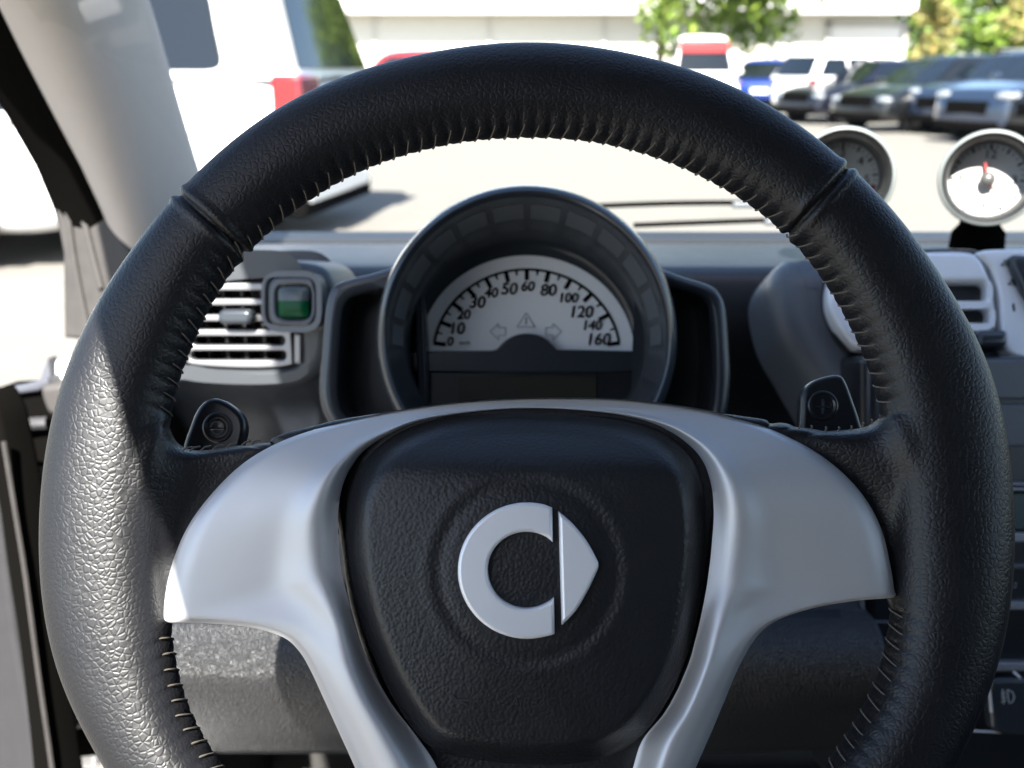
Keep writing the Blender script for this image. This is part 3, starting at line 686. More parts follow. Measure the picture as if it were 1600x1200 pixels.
# ================================================================== GAUGE PODS on the dash top
def pod(name, label, cu, cv, r, depth, kind, yaw, dd=0.0):
    pl = Plane(at(cu, cv, depth), R(8), yaw)
    g = empty(name, pl.px(cu, cv + r * 1.12, -0.02), label, 'gauge', 'round gauges on the dash top')
    sp = [(0.30, -0.060), (0.62, -0.052), (0.85, -0.036), (0.96, -0.015 - dd), (1.0, 0.0), (1.0, 0.006), (0.975, 0.0095), (0.93, 0.0105), (0.88, 0.009), (0.82, 0.004), (0.79, -0.004), (0.77, -0.0205 - dd)]
    rings = []
    c2 = pl.px2(cu, cv); rm_ = abs(pl.px2(cu + r, cv)[0] - c2[0])
    ring = lambda f, h, n=64: [pl.pt(c2[0] + rm_ * f * math.cos(2 * math.pi * k / n), c2[1] + rm_ * f * math.sin(2 * math.pi * k / n), h) for k in range(n)]
    loft('pod_shell', [ring(f, h) for f, h in sp[:8]], pod_m, g, True, False)
    loft('pod_cup', [ring(f, h) for f, h in sp[7:]], M('black pod cup', (0.015, 0.016, 0.017), 0.45), g, True, False)
    loft('pod_dial', [ring(0.78, -0.020 - dd), ring(0.4, -0.0198 - dd), ring(0.001, -0.0198 - dd)], white_dial, g, True, False)
    P = lambda rr, an, h: pl.pt(c2[0] + rm_ * rr * math.cos(R(an)), c2[1] + rm_ * rr * math.sin(R(an)), h)
    ac = Acc()
    for k in range(36 if kind == 'clock' else 31):
        an = 90 - k * 10 if kind == 'clock' else 225 - k * 9
        big = k % 3 == 0
        ac.box((P(0.66, an, -0.0195 - dd) + P(0.73, an, -0.0195 - dd)) / 2, (0.0016 if big else 0.0007, 0.0005, rm_ * (0.11 if big else 0.06)), Matrix.Rotation(R(90 - an), 3, 'Y'))
    ac.build('dial_marks', ink, g, False)
    mes = []
    nums = [('12', 90), ('3', 0), ('6', -90), ('9', 180)] if kind == 'clock' else [(str(k), 225 - k * 45) for k in range(7)]
    for t, an in nums:
        m4 = pl.mat(); m4.translation = P(0.53, an, -0.0193 - dd); mes.append(text_mesh(t, rm_ * 0.26, m4, 0.0002))
    join_meshes('dial_numbers', mes, ink, g)
    if kind == 'clock':
        ac = Acc(); ac.tube([P(0.1, -55, -0.014 - dd), P(0.62, -55, -0.014 - dd)], [0.0008, 0.0004], 6); ac.build('second_hand', red_m, g)
        ac = Acc(); ac.tube([P(0.05, 105, -0.015 - dd), P(0.36, 105, -0.015 - dd)], [0.0016, 0.001], 6); ac.build('hour_hand', red_m, g)
    else:
        V = [P(0.62, -8 - k * 3, -0.0192 - dd) for k in range(13)] + [P(0.73, -8 - k * 3, -0.0192 - dd) for k in range(12, -1, -1)]
        mesh('red_zone', V, [tuple(range(26))], red_m, g, False)
        ac = Acc(); ac.tube([P(0, 225, -0.015 - dd), P(0.6, 225, -0.015 - dd)], [0.0014, 0.0005], 6); ac.build('needle', red_m, g)
    ac = Acc(); ac.rings(ellipsoid(P(0, 0, -0.014 - dd), (rm_ * 0.16,) * 3, 10)); ac.build('needle_hub', M('dark grey hub', (0.06, 0.06, 0.06), 0.3), g)
    ac = Acc(); b0 = pl.pt(c2[0], c2[1] - rm_ * 0.97, -0.042)
    ac.rings([[b0 + Vector((w * math.cos(t), d_ * math.sin(t), z)) for t in np.linspace(0, 2 * math.pi, 24, endpoint=False)] for w, d_, z in ((0.014, 0.012, 0.012), (0.017, 0.014, 0.0), (0.022, 0.018, -0.006), (0.023, 0.019, -0.02))])
    ac.build('pod_foot', rubber, g)
pod('clock_pod', 'pearl grey clock pod whose white dial is half sunlit', 1545, 279, 83, 0.80, 'clock', R(-22))
pod('tachometer_pod', 'pearl grey tachometer pod half hidden by the rim', 1317, 277, 82, 0.80, 'tacho', R(-15), 0.016)

# ================================================================== CENTRE CONSOLE
PLK = Plane(at(1450, 480, 0.70), R(30), R(2))
con = empty('centre_console', PLK.px(1480, 1150, -0.05), 'grey centre console with silver vent panel right of the wheel', 'centre console')
pod_out = cr([(1212, 450), (1216, 418), (1232, 396), (1262, 388), (1400, 386), (1600, 386), (1720, 390), (1740, 500), (1740, 700), (1600, 760), (1420, 740), (1335, 690), (1300, 640), (1262, 575), (1228, 515)], 5)
plate('console_housing', [pod_out], PLK, 0.10, slate, con, -0.006, 0.030, 8)
pan = cr([(1296, 470), (1300, 432), (1320, 404), (1360, 396), (1430, 393), (1505, 392), (1530, 401), (1546, 428), (1555, 465), (1558, 502), (1553, 513), (1500, 514), (1440, 520), (1375, 542), (1345, 545), (1322, 525), (1305, 500)], 5)
plate('vent_panel', [pan, rrect(1380, 440, 1543, 473, 11), rrect(1380, 479, 1547, 508, 11)], PLK, 0.016, console_silver, con, 0.012, 0.004, 4)
plate('vent_recess', [rrect(1372, 432, 1552, 512, 8)], PLK, 0.002, black, con, -0.004)
plate('panel_edge', [cr([(1290, 470), (1294, 428), (1318, 398), (1360, 391), (1505, 387), (1536, 397), (1553, 427), (1563, 465), (1566, 504), (1558, 519), (1440, 528), (1376, 549), (1340, 553), (1314, 532), (1298, 502)], 5)], PLK, 0.014, gloss_black, con, 0.003, 0.003)
cl = plate('climate_panel', [cr([(1530, 392), (1600, 388), (1660, 390), (1680, 480), (1650, 560), (1600, 560), (1572, 545), (1566, 505), (1563, 462), (1551, 420)], 5)], PLK, 0.014, console_silver, con, 0.012, 0.003)
mes = [text_on(PLK, '1', 1584, 481, 11, 0.0122, weight=0.0003)]
for u, v in ((1566, 412), (1577, 442)):
    for k in range(3):
        q = [(u + 4 + 7 * math.cos(R(120 * k + 20)), v + 6 * math.sin(R(120 * k + 20))), (u + 4 + 2 * math.cos(R(120 * k - 60)), v + 2 * math.sin(R(120 * k - 60))), (u + 4 + 6 * math.cos(R(120 * k + 60)), v + 6 * math.sin(R(120 * k + 60)))]
        mes.append(plate_mesh([[PLK.px2(a_, b_, 0.0122) for a_, b_ in q]], 0.0005, 0, 1, PLK.mat(0.0126)))
join_meshes('climate_symbols', mes, ink, cl)
plate('climate_knob', [cr([(1582, 402), (1610, 396), (1680, 400), (1690, 470), (1640, 500), (1606, 460)], 5)], PLK, 0.02, hood_m, con, 0.02, 0.005)
plate('slider_tab', [rrect(1530, 513, 1578, 541, 10)], PLK, 0.022, hood_m, con, 0.026, 0.005, 4)
PLR = Plane(at(1560, 850, 0.66), R(16), R(4))
rad = empty('radio_stack', PLR.px(1580, 1190, -0.05), 'black radio and switch stack with silver strips beside the rim', 'car radio')
plate('stack_body', [rrect(1350, 556, 1760, 1280, 14)], PLR, 0.10, gloss_black, rad, -0.006, 0.008, 4)
plate('upper_panel', [rrect(1500, 562, 1740, 624, 6)], PLR, 0.006, slate, rad, 0.0, 0.0015)
plate('middle_panel', [rrect(1500, 632, 1740, 698, 6)], PLR, 0.006, slate, rad, 0.0, 0.0015)
plate('radio_display', [rrect(1540, 770, 1760, 828, 4)], PLR, 0.006, M('dark green display', (0.02, 0.045, 0.045), 0.25), rad, 0.0, 0.001)
for y0, y1 in ((755, 759), (762, 767), (833, 847), (941, 953), (1036, 1049)):
    plate('silver_strip', [rrect(1500, y0, 1760, y1, (y1 - y0) * 0.4)], PLR, 0.009, M('strip silver', (0.26, 0.27, 0.29), 0.4, 0.5), rad, 0.003, 0.0008)
plate('dim_strip', [rrect(1500, 881, 1760, 889, 3)], PLR, 0.008, slate, rad, 0.001, 0.0008)
join_meshes('button_word', [text_on(PLR, 'MENU', 1572, 915, 9, 0.0008)], grey_ink, rad)
fb = plate('fog_light_switch', [cr([(1548, 1072), (1556, 1062), (1590, 1060), (1620, 1066), (1640, 1120), (1630, 1150), (1560, 1146), (1550, 1120)], 5)], PLR, 0.012, hood_m, rad, 0.006, 0.003, 4)
ac = Acc()
icon = lambda pts, w=0.00035: ac.tube([PLR.px(u, v, 0.0066) for u, v in pts], w, 6)
icon([(1574, 1078), (1582, 1081), (1585, 1089), (1582, 1097), (1577, 1099), (1575, 1090), (1574, 1078)])
for k in range(3): icon([(1571, 1082 + k * 6), (1565, 1085 + k * 6)])
icon([(1567, 1077), (1566, 1084), (1569, 1092), (1568, 1100)])
ac.build('fog_light_icon', M('pale icon print', (0.35, 0.37, 0.4), 0.5), fb)
ac = Acc(); ac.tube([PLR.px(u, v, 0.007) for u, v in cr([(1545, 1076), (1547, 1090), (1549, 1113)], 4, False)], 0.0009, 6)
ac.tube([PLR.px(u, v, 0.004) for u, v in cr([(1584, 1050), (1594, 1060), (1602, 1078)], 4, False)], 0.0009, 6)
ac.tube([PLR.px(u, v, 0.003) for u, v in ((1520, 1142), (1560, 1144), (1640, 1146))], 0.0007, 6); ac.build('switch_trim', console_silver, rad)

# ================================================================== OPEN DOOR at the left
PLD = Plane(at(40, 900, 0.86), R(6), R(-30))
door = plate('door', [[(-160, 700), (-30, 700), (-6, 800), (6, 880), (22, 1000), (40, 1100), (58, 1210), (70, 1290), (-160, 1290)]], PLD, 0.04, door_grey, body, 0.0, 0.006)
plate('door_seal', [cr([(-30, 610), (-8, 640), (6, 700), (26, 800), (42, 900), (62, 1050), (82, 1190), (94, 1290), (60, 1290), (44, 1150), (28, 1010), (8, 880), (-6, 780), (-30, 690)], 4)], PLD, 0.03, rubber, door, 0.008, 0.005)
ac = Acc(); ac.tube([PLD.px(u, v, 0.011) for u, v in cr([(6, 690), (24, 800), (40, 900), (60, 1050), (80, 1190), (92, 1290)], 5, False)], 0.002, 6); ac.build('seal_lip', dusty, door)
PLH = Plane(at(70, 800, 0.95), R(4), R(-10))
plate('hinge_pillar', [[(30, 690), (110, 690), (150, 1200), (78, 1200)]], PLH, 0.04, white_paint, body, -0.02, 0.006)
for lp, hh in (([(-20, 612), (60, 608), (118, 598), (150, 602), (150, 735), (30, 730), (-20, 720)], 0.0), ([(28, 836), (90, 838), (90, 884), (34, 884)], 0.0), ([(70, 1078), (130, 1070), (170, 1090), (170, 1182), (88, 1190), (74, 1130)], 0.0)):
    h_ = plate('hinge', [lp], PLH, 0.05, rubber, body, hh, 0.006)
    x0 = min(p[0] for p in lp); y0 = min(p[1] for p in lp); y1 = max(p[1] for p in lp); ym = (y0 + y1) / 2
    ac = Acc(); ac.tube([PLH.px(x0 + 30, ym + 6, 0.006), PLH.px(x0 + 60, ym - 4, 0.009), PLH.px(x0 + 95, ym - 6, 0.006)], 0.006, 8); ac.build('hinge_arm', M('dark hinge steel', (0.05, 0.05, 0.052), 0.45, 0.3), h_)
plate('hinge_cover', [cr([(62, 606), (80, 601), (105, 603), (110, 640), (96, 652), (76, 648), (66, 630)], 4)], PLH, 0.03, M('grey hinge cap', (0.035, 0.032, 0.03), 0.7), body, 0.012, 0.006)
plate('hinge_bar', [[(-10, 612), (22, 606), (60, 596), (74, 590), (78, 602), (60, 612), (-10, 622)]], PLH, 0.02, M('lavender grey steel', (0.05, 0.053, 0.065), 0.5), body, 0.008, 0.003)
plate('body_bracket', [rrect(84, 562, 150, 596, 8)], PLH, 0.02, white_paint, body, -0.01, 0.004)
plate('bracket_fin', [[(60, 602), (66, 578), (74, 560), (80, 596), (78, 606)]], PLH, 0.015, M('lavender painted steel', (0.07, 0.075, 0.09), 0.5), body, -0.006, 0.002)
a = Acc(); a.box((-0.40, 0.2, 0.36), (0.12, 1.3, 0.12)); a.build('door_sill', white_paint, body, bevel=0.02)

# ================================================================== WIPERS outside the glass
for nm, pts, lab in (('wiper', [(930, 322), (1040, 318), (1150, 317), (1260, 322)], 'thin black wiper blade higher on the windscreen'), ('wiper', [(990, 352), (1090, 348), (1200, 344), (1300, 341)], 'thin black wiper arm lower on the windscreen by the scuttle')):
    P = [at(u, v, 1.19) for u, v in cr(pts, 5, False)]
    w_ = empty(nm, P[0], lab, 'wiper')
    ac = Acc(); ac.tube(P, 0.0032, 8); ac.build('wiper_arm', rubber, w_)
    ac = Acc(); c = at(pts[2][0] + 40, pts[2][1] + 3, 1.185); ac.box(c, (0.07, 0.012, 0.007)); ac.build('blade_holder', slate, w_, bevel=0.002)

# ================================================================== PARKED CARS
def paint(name, col): return M(name, col, 0.3, 0.0, coat=0.6, spec=0.4)
arch_m = M('wheel arch black', (0.002, 0.002, 0.002), 0.9, spec=0.05)
def wheel_parts(car, x, y, r, side):
    w = empty('wheel', (0, 0, 0), None, None); w.parent = car
    n = 28; ring = lambda rr, yy: [Vector((x + rr * math.cos(2 * math.pi * k / n), y + side * yy, r + rr * math.sin(2 * math.pi * k / n))) for k in range(n)]
    def sub(name, rings, m):
        V = [p for q in rings for p in q]; me = bpy.data.meshes.new(name); me.from_pydata([tuple(v) for v in V], [], grid_faces(len(rings), n, False, True)); me.update()
        bm = bmesh.new(); bm.from_mesh(me); bmesh.ops.recalc_face_normals(bm, faces=bm.faces); bm.to_mesh(me); bm.free()
        o = put(name, me, m); o.parent = w; return o
    sub('tyre', [ring(r * .62, -.2), ring(r * .94, -.2), ring(r, -.16), ring(r, -.02), ring(r * .95, .02), ring(r * .66, .015), ring(r * .64, -.02)], tyre_m)
    V = []; Fc = []
    for k in range(10):                                       # spokes
        a0 = 2 * math.pi * k / 10
        off = len(V)
        for rr, dw in ((r * .12, .10), (r * .64, .16)):
            for s_ in (-1, 1): V.append((x + rr * math.cos(a0 + s_ * dw), y + side * 0.0, r + rr * math.sin(a0 + s_ * dw)))
        Fc.append((off, off + 1, off + 3, off + 2))
    me = bpy.data.meshes.new('spokes'); me.from_pydata(V, [], Fc); 
    o = put('rim', me, alloy_m, None, False); o.parent = w; sol = o.modifiers.new('s', 'SOLIDIFY'); sol.thickness = 0.03; sol.offset = 0
    sub('brake_disc', [ring(r * .6, -.06), ring(0.02, -.06)], M('brake grey', (0.06, 0.06, 0.06), 0.5, 0.5))
    sub('hub_cap', [ring(r * .66, -.03), ring(r * .63, .005), ring(r * .6, -.03)], alloy_m)
def local(car, name, verts, faces, m, smooth=True, sharp=40):
    o = mesh(name, verts, faces, m, None, smooth, sharp); o.parent = car; return o
def car(name, label, cat, loc, heading, L, Wd, H, col_m, kind='suv', group=None, parts=True):
    """x forward, y left; origin on the ground below the centre"""
    c = empty(name, (loc[0], loc[1], 0), label, cat, group, heading)
    hw = Wd / 2; gc = 0.20
    if kind == 'van': hood = [(0.5, .55), (0.47, .80), (0.36, .98), (0.26, 1.16)]; gh = dict(f0=.27, f1=.10, r1=-.455, r0=-.495, belt=1.16)
    elif kind == 'hatch': hood = [(0.5, .50), (0.47, .72), (0.34, .88), (0.22, .95)]; gh = dict(f0=.23, f1=.04, r1=-.36, r0=-.475, belt=.92)
    elif kind == 'truck': hood = [(0.5, .60), (0.48, .98), (0.34, 1.08), (0.24, 1.12)]; gh = dict(f0=.25, f1=.12, r1=-.46, r0=-.49, belt=1.10)
    else: hood = [(0.5, .58), (0.475, .88), (0.34, 1.00), (0.22, 1.05)]; gh = dict(f0=.23, f1=.06, r1=-.42, r0=-.49, belt=1.02)
    hx = np.array([p[0] for p in hood][::-1]); hz = np.array([p[1] for p in hood][::-1])
    rings = []
    for t in np.linspace(-0.5, 0.5, 33):
        x = t * L
        end = max(0, (abs(t) - 0.40) / 0.10)
        w = hw * (1 - 0.16 * end ** 2.2)
        zt = np.interp(t, hx, hz) if t > hx[0] else gh['belt'] + 0.03 * max(0, -t)
        if t < -0.46: zt -= 0.18 * ((-0.46 - t) / 0.04) ** 2 * (0.5 if kind != 'hatch' else 1)
        zb = gc + 0.10 * end ** 2
        rings.append([Vector((x, y * w, zb + (zt - zb) * z)) for y, z in ((-.86, 0), (-.97, .10), (-1, .35), (-.985, .62), (-.955, .88), (-.86, .98), (-.5, 1.0), (0, 1.012), (.5, 1.0), (.86, .98), (.955, .88), (.985, .62), (1, .35), (.97, .10), (.86, 0), (0, -.02))])
    # wheel arches: pull the sill up round the wheels
    wr_ = 0.34 if kind != 'hatch' else 0.31; wx = (0.32 * L, (-0.25 if kind == 'van' else -0.30) * L)
    nv = 16; V = [p for r_ in rings for p in r_]; Fc = grid_faces(33, nv, False, True) + [tuple(range(nv)), tuple(32 * nv + k for k in range(nv))]
    o = local(c, 'body', V, Fc, col_m)
    sub = o.modifiers.new('s', 'SUBSURF'); sub.levels = 1; sub.render_levels = 2
    # greenhouse
    b = gh['belt'] - 0.02; sect = []
    stations = [(gh['f0'], 0.0), (gh['f0'] * .453 + gh['f1'] * .547, .52), (gh['f1'], .95), (gh['f1'] - .06, 1.0), ((gh['f1'] + gh['r1']) / 2, 1.02), (gh['r1'] + .04, .985), (gh['r1'], .93), (gh['r0'], 0.0)]
    for t, k in stations:
        z = b + (H - b) * k; w = hw * (0.93 - 0.21 * k)
        sect.append((t * L, w, z))
    V = []; 
    for x, w, z in sect:
        w0 = hw * 0.93
        n = 7
        V += [Vector((x, -w0, b)), Vector((x, -(w0 * .55 + w * .45), b + (z - b) * .5)), Vector((x, -w, max(b + .001, z - .05 * (z > b + .2)))), Vector((x, -w * .8, z)), Vector((x, 0, z + .02)), Vector((x, w * .8, z)), Vector((x, w, max(b + .001, z - .05 * (z > b + .2)))), Vector((x, (w0 * .55 + w * .45), b + (z - b) * .5)), Vector((x, w0, b))]
    o = local(c, 'roof', V, grid_faces(len(sect), 9), col_m, True, 50)
    def wy(z): k = (z - b) / (H - b); return hw * (0.93 - 0.21 * k) + 0.012
    # side glass with pillars between panes
    zl, zh = b + 0.06, H - 0.14
    xf0, xf1 = gh['f0'] * L - .30, gh['f1'] * L - .10; xr0, xr1 = gh['r0'] * L + (.52 if kind == 'van' else .22), gh['r1'] * L + (.46 if kind == 'van' else .14)
    cuts = [0, .38, .70, 1.0] if kind in ('van', 'suv') else [0, .48, 1.0]
    for side in (-1, 1):
        for k in range(len(cuts) - 1):
            f0, f1 = cuts[k] + (.012 if k else 0), cuts[k + 1] - (.012 if k < len(cuts) - 2 else 0)
            q = [(xf0 + (xr0 - xf0) * f0, zl), (xf0 + (xr0 - xf0) * f1, zl), (xf1 + (xr1 - xf1) * f1, zh), (xf1 + (xr1 - xf1) * f0, zh)]
            q = cr(q, 1); loop = []
            for i in range(4):                                # rounded corners
                p0, p1, p2 = np.array(q[i - 1]), np.array(q[i]), np.array(q[(i + 1) % 4])
                a_, b_ = p1 + (p0 - p1) * .16, p1 + (p2 - p1) * .16
                for tt in (0, .33, .66, 1): loop.append((1 - tt) ** 2 * a_ + 2 * tt * (1 - tt) * p1 + tt * tt * b_)
            V = [Vector((x, side * wy(z), z)) for x, z in loop] + [Vector((x, side * (wy(z) - .02), z)) for x, z in loop]
            n = len(loop); local(c, 'side_window', V, [tuple(range(n))] + [(i, (i + 1) % n, n + (i + 1) % n, n + i) for i in range(n)], car_glass, False)
    def end_glass(name, t0, t1, k0, k1, push):
        V = []
        for k in (k0, (k0 + k1) / 2, k1):
            z = b + (H - b) * k; x = (t0 + (t1 - t0) * k / .95) * L + push; w = (hw * (0.93 - 0.21 * k)) * .93
            for y in np.linspace(-1, 1, 9): V.append(Vector((x + (-0.02 if push > 0 else 0.02) * y * y, y * w, z)))
        local(c, name, V, grid_faces(3, 9), car_glass)
    end_glass('windscreen', gh['f0'], gh['f1'], .08, .88, .03); end_glass('rear_window', gh['r0'], gh['r1'], .10, .85, -.03)
    for x in wx:
        for side in (-1, 1):
            n = 24; V = [Vector((x + (wr_ + .07) * math.cos(math.pi * k / n * 1.16 - .25), side * (hw * .995 + .006), wr_ + (wr_ + .07) * math.sin(math.pi * k / n * 1.16 - .25))) for k in range(n + 1)]
            local(c, 'wheel_arch', V, [tuple(range(n + 1))], arch_m, False); wheel_parts(c, x, side * (hw - .02), wr_, side)
    def blob(name, x, y, z, r, m):
        rg = ellipsoid((x, y, z), r, 8); V = [p for q in rg for p in q]; return local(c, name, V, grid_faces(9, 16, False, True), m)
    lampm = bpy.data.materials.get('headlamp glass') or M('headlamp glass', (0.25, 0.27, 0.29), 0.08, 0.3, coat=1)
    tail = bpy.data.materials.get('tail lamp red') or M('tail lamp red', (0.16, 0.006, 0.01), 0.15, coat=1)
    zt = hood[1][1]
    for s in (-1, 1):
        blob('headlight', .463 * L, s * hw * .74, zt - .09, (.10, .20, .075), lampm)
        blob('fog_light', .478 * L, s * hw * .66, .42, (.06, .09, .06), lampm)
        if kind == 'van':
            a = Acc(); a.box((-.485 * L, s * hw * .80, 1.0), (.22, .42, .34)); q = a.build('tail_light', tail, None, bevel=.03); q.parent = c
        else: blob('tail_light', -.462 * L, s * hw * .78, gh['belt'] - .10, (.12, .18, .10), tail)
        a = Acc(); a.rings(ellipsoid((gh['f0'] * L - .35, s * (hw + .10), gh['belt'] + .06), (.07, .12, .085), 8)); q = a.build('door_mirror', col_m, None); q.parent = c
    a = Acc(); a.box((.492 * L, 0, .60), (.06, hw * 1.0, .22)); q = a.build('grille', rubber, None, bevel=.02); q.parent = c
    for nm_, bx_, bz_ in (('front_bumper', .488, .31), ('rear_bumper', -.485, .34)):
        a = Acc(); a.box((bx_ * L, 0, bz_), (.10, hw * 1.55, .16)); q = a.build(nm_, rubber if kind != 'van' else col_m, None, bevel=.03); q.parent = c
    if kind in ('suv', 'van'):
        a = Acc()
        for s in (-1, 1): a.tube([Vector((.05 * L, s * hw * .6, H + .04)), Vector((-.36 * L, s * hw * .6, H + .03))], .016, 6)
        q = a.build('roof_rail', alloy_m, None); q.parent = c
    a = Acc(); a.box((-.502 * L, 0, .62), (.02, .50, .13)); q = a.build('number_plate', white_paint, None); q.parent = c
    return c
navy = paint('navy paint', (0.003, 0.004, 0.009)); charcoal = paint('charcoal paint', (0.004, 0.0045, 0.005)); blue = paint('bright blue paint', (0.005, 0.022, 0.13)); steel = M('blue grey paint', (0.008, 0.014, 0.028), 0.25, coat=1.0)
def place(u, v): p = ground(u, v); return p
def child_box(c, name, m, ctr, size, bev=.02):
    a = Acc(); a.box(ctr, size); q = a.build(name, m, None, bevel=bev); q.parent = c; return q
# minivan ahead left: rear corner in view
def rear_left(g, hd, L, Wd):                                 # centre of a car whose rear left corner stands over g
    hv = Vector((math.cos(hd), math.sin(hd), 0)); return g + hv * (L / 2) + Vector((hv.y, -hv.x, 0)) * (Wd / 2)
hd = R(171); pos = rear_left(ground(478, 384), hd, 4.9, 1.92)
van = car('minivan', 'white minivan ahead left showing red tail light and rear window', 'minivan', pos, hd, 4.9, 1.92, 1.88, white_paint, 'van')
a = Acc(); a.rings([[Vector((-1.62 + r_ * math.cos(t), .96 + y_, .86 + r_ * math.sin(t))) for t in np.linspace(0, 2 * math.pi, 24, endpoint=False)] for r_, y_ in ((.09, 0.0), (.088, .006), (.02, .008))]); q = a.build('fuel_flap', white_paint, None); q.parent = van
child_box(van, 'underbody', rubber, (-.43 * 4.9, 0, .25), (.62, 1.6, .16), .03)
p = rear_left(ground(135, 428), R(176), 4.5, 1.8); car('sedan', 'white car side on beyond the open driver door', 'car', p, R(176), 4.5, 1.8, 1.5, white_paint, 'hatch')
p = ground(690, 196); car('hatchback', 'red car mostly hidden beyond the rear of the white minivan', 'car', (p.x - .9, p.y + 1.0), R(160), 4.2, 1.75, 1.62, paint('red paint', (0.16, 0.008, 0.01)), 'hatch')
G_ = 'cars parked along the far side of the lot'
def carpx(u, v, off=(0, 0)): p = ground(u, v); return (p.x + off[0], p.y + off[1])
bt = car('boxy_van', 'boxy white van with red band over its dark windscreen', 'van', carpx(1105, 181, (0, 1.5)), R(-94), 4.8, 1.75, 2.12, white_paint, 'truck', G_)
q = child_box(bt, 'red_band', red_m, (.135 * 4.8 + .08, 0, 1.80), (.34, 1.34, .30), .03)
car('hatchback', 'bright blue hatchback with its rear toward the lot', 'car', carpx(1210, 176, (0.3, 1.6)), R(66), 4.2, 1.75, 1.5, blue, 'hatch', G_)
car('dark_car', 'dark navy car nosed out beside the blue hatchback', 'car', carpx(1275, 194, (1.5, 1.2)), R(205), 4.4, 1.75, 1.42, navy, 'hatch', G_)
car('suv', 'white estate car with red tail light between dark cars', 'car', carpx(1350, 190, (0.4, 1.2)), R(20), 4.7, 1.8, 1.62, white_paint, 'suv', G_)
car('suv', 'charcoal car with alloy front wheel turned to the lot', 'car', carpx(1395, 206, (1.3, 1.0)), R(203), 4.6, 1.8, 1.48, charcoal, 'hatch', G_)
car('suv', 'blue grey SUV behind the frontmost SUV at right', 'car', carpx(1455, 212, (2.15, 0.9)), R(200), 4.6, 1.82, 1.55, steel, 'suv', G_)
car('suv', 'frontmost blue grey SUV with bright headlamps above the clock', 'car', carpx(1510, 226, (2.1, 0.9)), R(200), 4.6, 1.82, 1.55, steel, 'suv', G_)
car('suv', 'black SUV at the right edge with only its nose in view', 'car', carpx(1640, 236, (2.0, 0.9)), R(198), 4.6, 1.82, 1.56, charcoal, 'suv', G_)

# ================================================================== BUILDING
wall_m = M('cream rendered wall', (0.62, 0.60, 0.55), 0.85, bump=('noise', 4, 0.1, 0.02), var=1.05); roof_w = M('white roof fascia', (0.78, 0.78, 0.77), 0.6); trim_g = M('grey soffit', (0.40, 0.39, 0.36), 0.7)
bl = empty('building', (4, 46, 0), 'long low cream building with white fascia across the car park', 'building')
bx0, bx1, by = -14.0, 16.6, 46.0
a = Acc(); a.box(((bx0 + bx1) / 2, by + 6, 1.8), (bx1 - bx0, 12, 3.6)); a.build('wall', wall_m, bl, False)
a = Acc(); a.box(((bx0 + bx1) / 2, by + 5.6, 4.6), (bx1 - bx0 + 1.0, 13.4, 1.9)); a.build('roof', roof_w, bl, False)
a = Acc(); a.box(((bx0 + bx1) / 2 , by - .5, 3.56), (bx1 - bx0 + .6, 1.2, .16)); a.build('soffit', trim_g, bl, False)
for x in (-6, -1, 4):
    a = Acc(); a.box((x, by - .04, 1.9), (.22, .08, 3.4)); a.build('pilaster', M('pale pilaster', (0.52, 0.50, 0.46), 0.8), bl, False)
a = Acc(); a.box((15.4, by - .06, 1.5), (3.0, .12, 3.0)); dr = a.build('roller_door', M('pale door', (0.66, 0.64, 0.62), 0.6), bl, False)
a = Acc(); a.box((13.75, by - .1, 1.6), (.2, .2, 3.2)); a.box((17.05, by - .1, 1.6), (.2, .2, 3.2)); a.box((15.4, by - .1, 3.15), (3.5, .2, .2)); a.build('door_frame', trim_g, bl, False)
# sign pylon and its red flag
py = empty('sign_pylon', (*carpx(1308, 150, (0, 0))[:2], 0), 'tall white pylon with red sign panel near the cars', 'sign')
px_, py_ = carpx(1308, 150)
a = Acc(); a.box((px_, py_, 2.6), (.55, .35, 5.2)); a.build('pylon_column', roof_w, py, False, .03)
a = Acc(); a.box((px_ - .62, py_, 2.45), (.5, .08, .75)); a.build('red_panel', red_m, py, False, .02)
for k, (u, v) in enumerate(((1398, 142), (1508, 140), (1545, 140))):
    p = ground(u, v); o = empty('lamp_post', (p.x, p.y, 0), ['thin pale post right of the building corner', 'pale lamp post between the yellow trees', 'pale lamp post with a curved top at far right'][k], 'post', 'pale posts beyond the cars')
    a = Acc(); hgt = 2.1 + .6 * k; a.tube([Vector((p.x, p.y, 0)), Vector((p.x, p.y, hgt)), Vector((p.x + .15, p.y, hgt + .3)), Vector((p.x + .7, p.y, hgt + .4))], .07, 8); a.build('pole', M('pale galvanised', (0.5, 0.55, 0.56), 0.5), o)
    a = Acc(); a.rings(ellipsoid((p.x + .85, p.y, hgt + .4), (.25, .12, .07), 8)); a.build('lamp_head', roof_w, o)

# ================================================================== TREES
def leafmat(name, c1, c2):
    m = M(name, c1, 0.55); n = m.node_tree; b = n.nodes['Principled BSDF']
    tc = n.nodes.new('ShaderNodeTexCoord'); nz = n.nodes.new('ShaderNodeTexNoise'); nz.inputs['Scale'].default_value = 1.6; n.links.new(tc.outputs['Object'], nz.inputs[0])
    cr_ = n.nodes.new('ShaderNodeValToRGB'); cr_.color_ramp.elements[0].color = (*c1, 1); cr_.color_ramp.elements[1].color = (*c2, 1); cr_.color_ramp.elements[0].position = .35; cr_.color_ramp.elements[1].position = .65
    n.links.new(nz.outputs[0], cr_.inputs[0]); n.links.new(cr_.outputs[0], b.inputs['Base Color'])
    t = n.nodes.new('ShaderNodeBsdfTranslucent'); n.links.new(cr_.outputs[0], t.inputs[0]); mx = n.nodes.new('ShaderNodeMixShader'); mx.inputs[0].default_value = .35
    o = n.nodes['Material Output']; n.links.new(b.outputs[0], mx.inputs[1]); n.links.new(t.outputs[0], mx.inputs[2]); n.links.new(mx.outputs[0], o.inputs[0]); return m
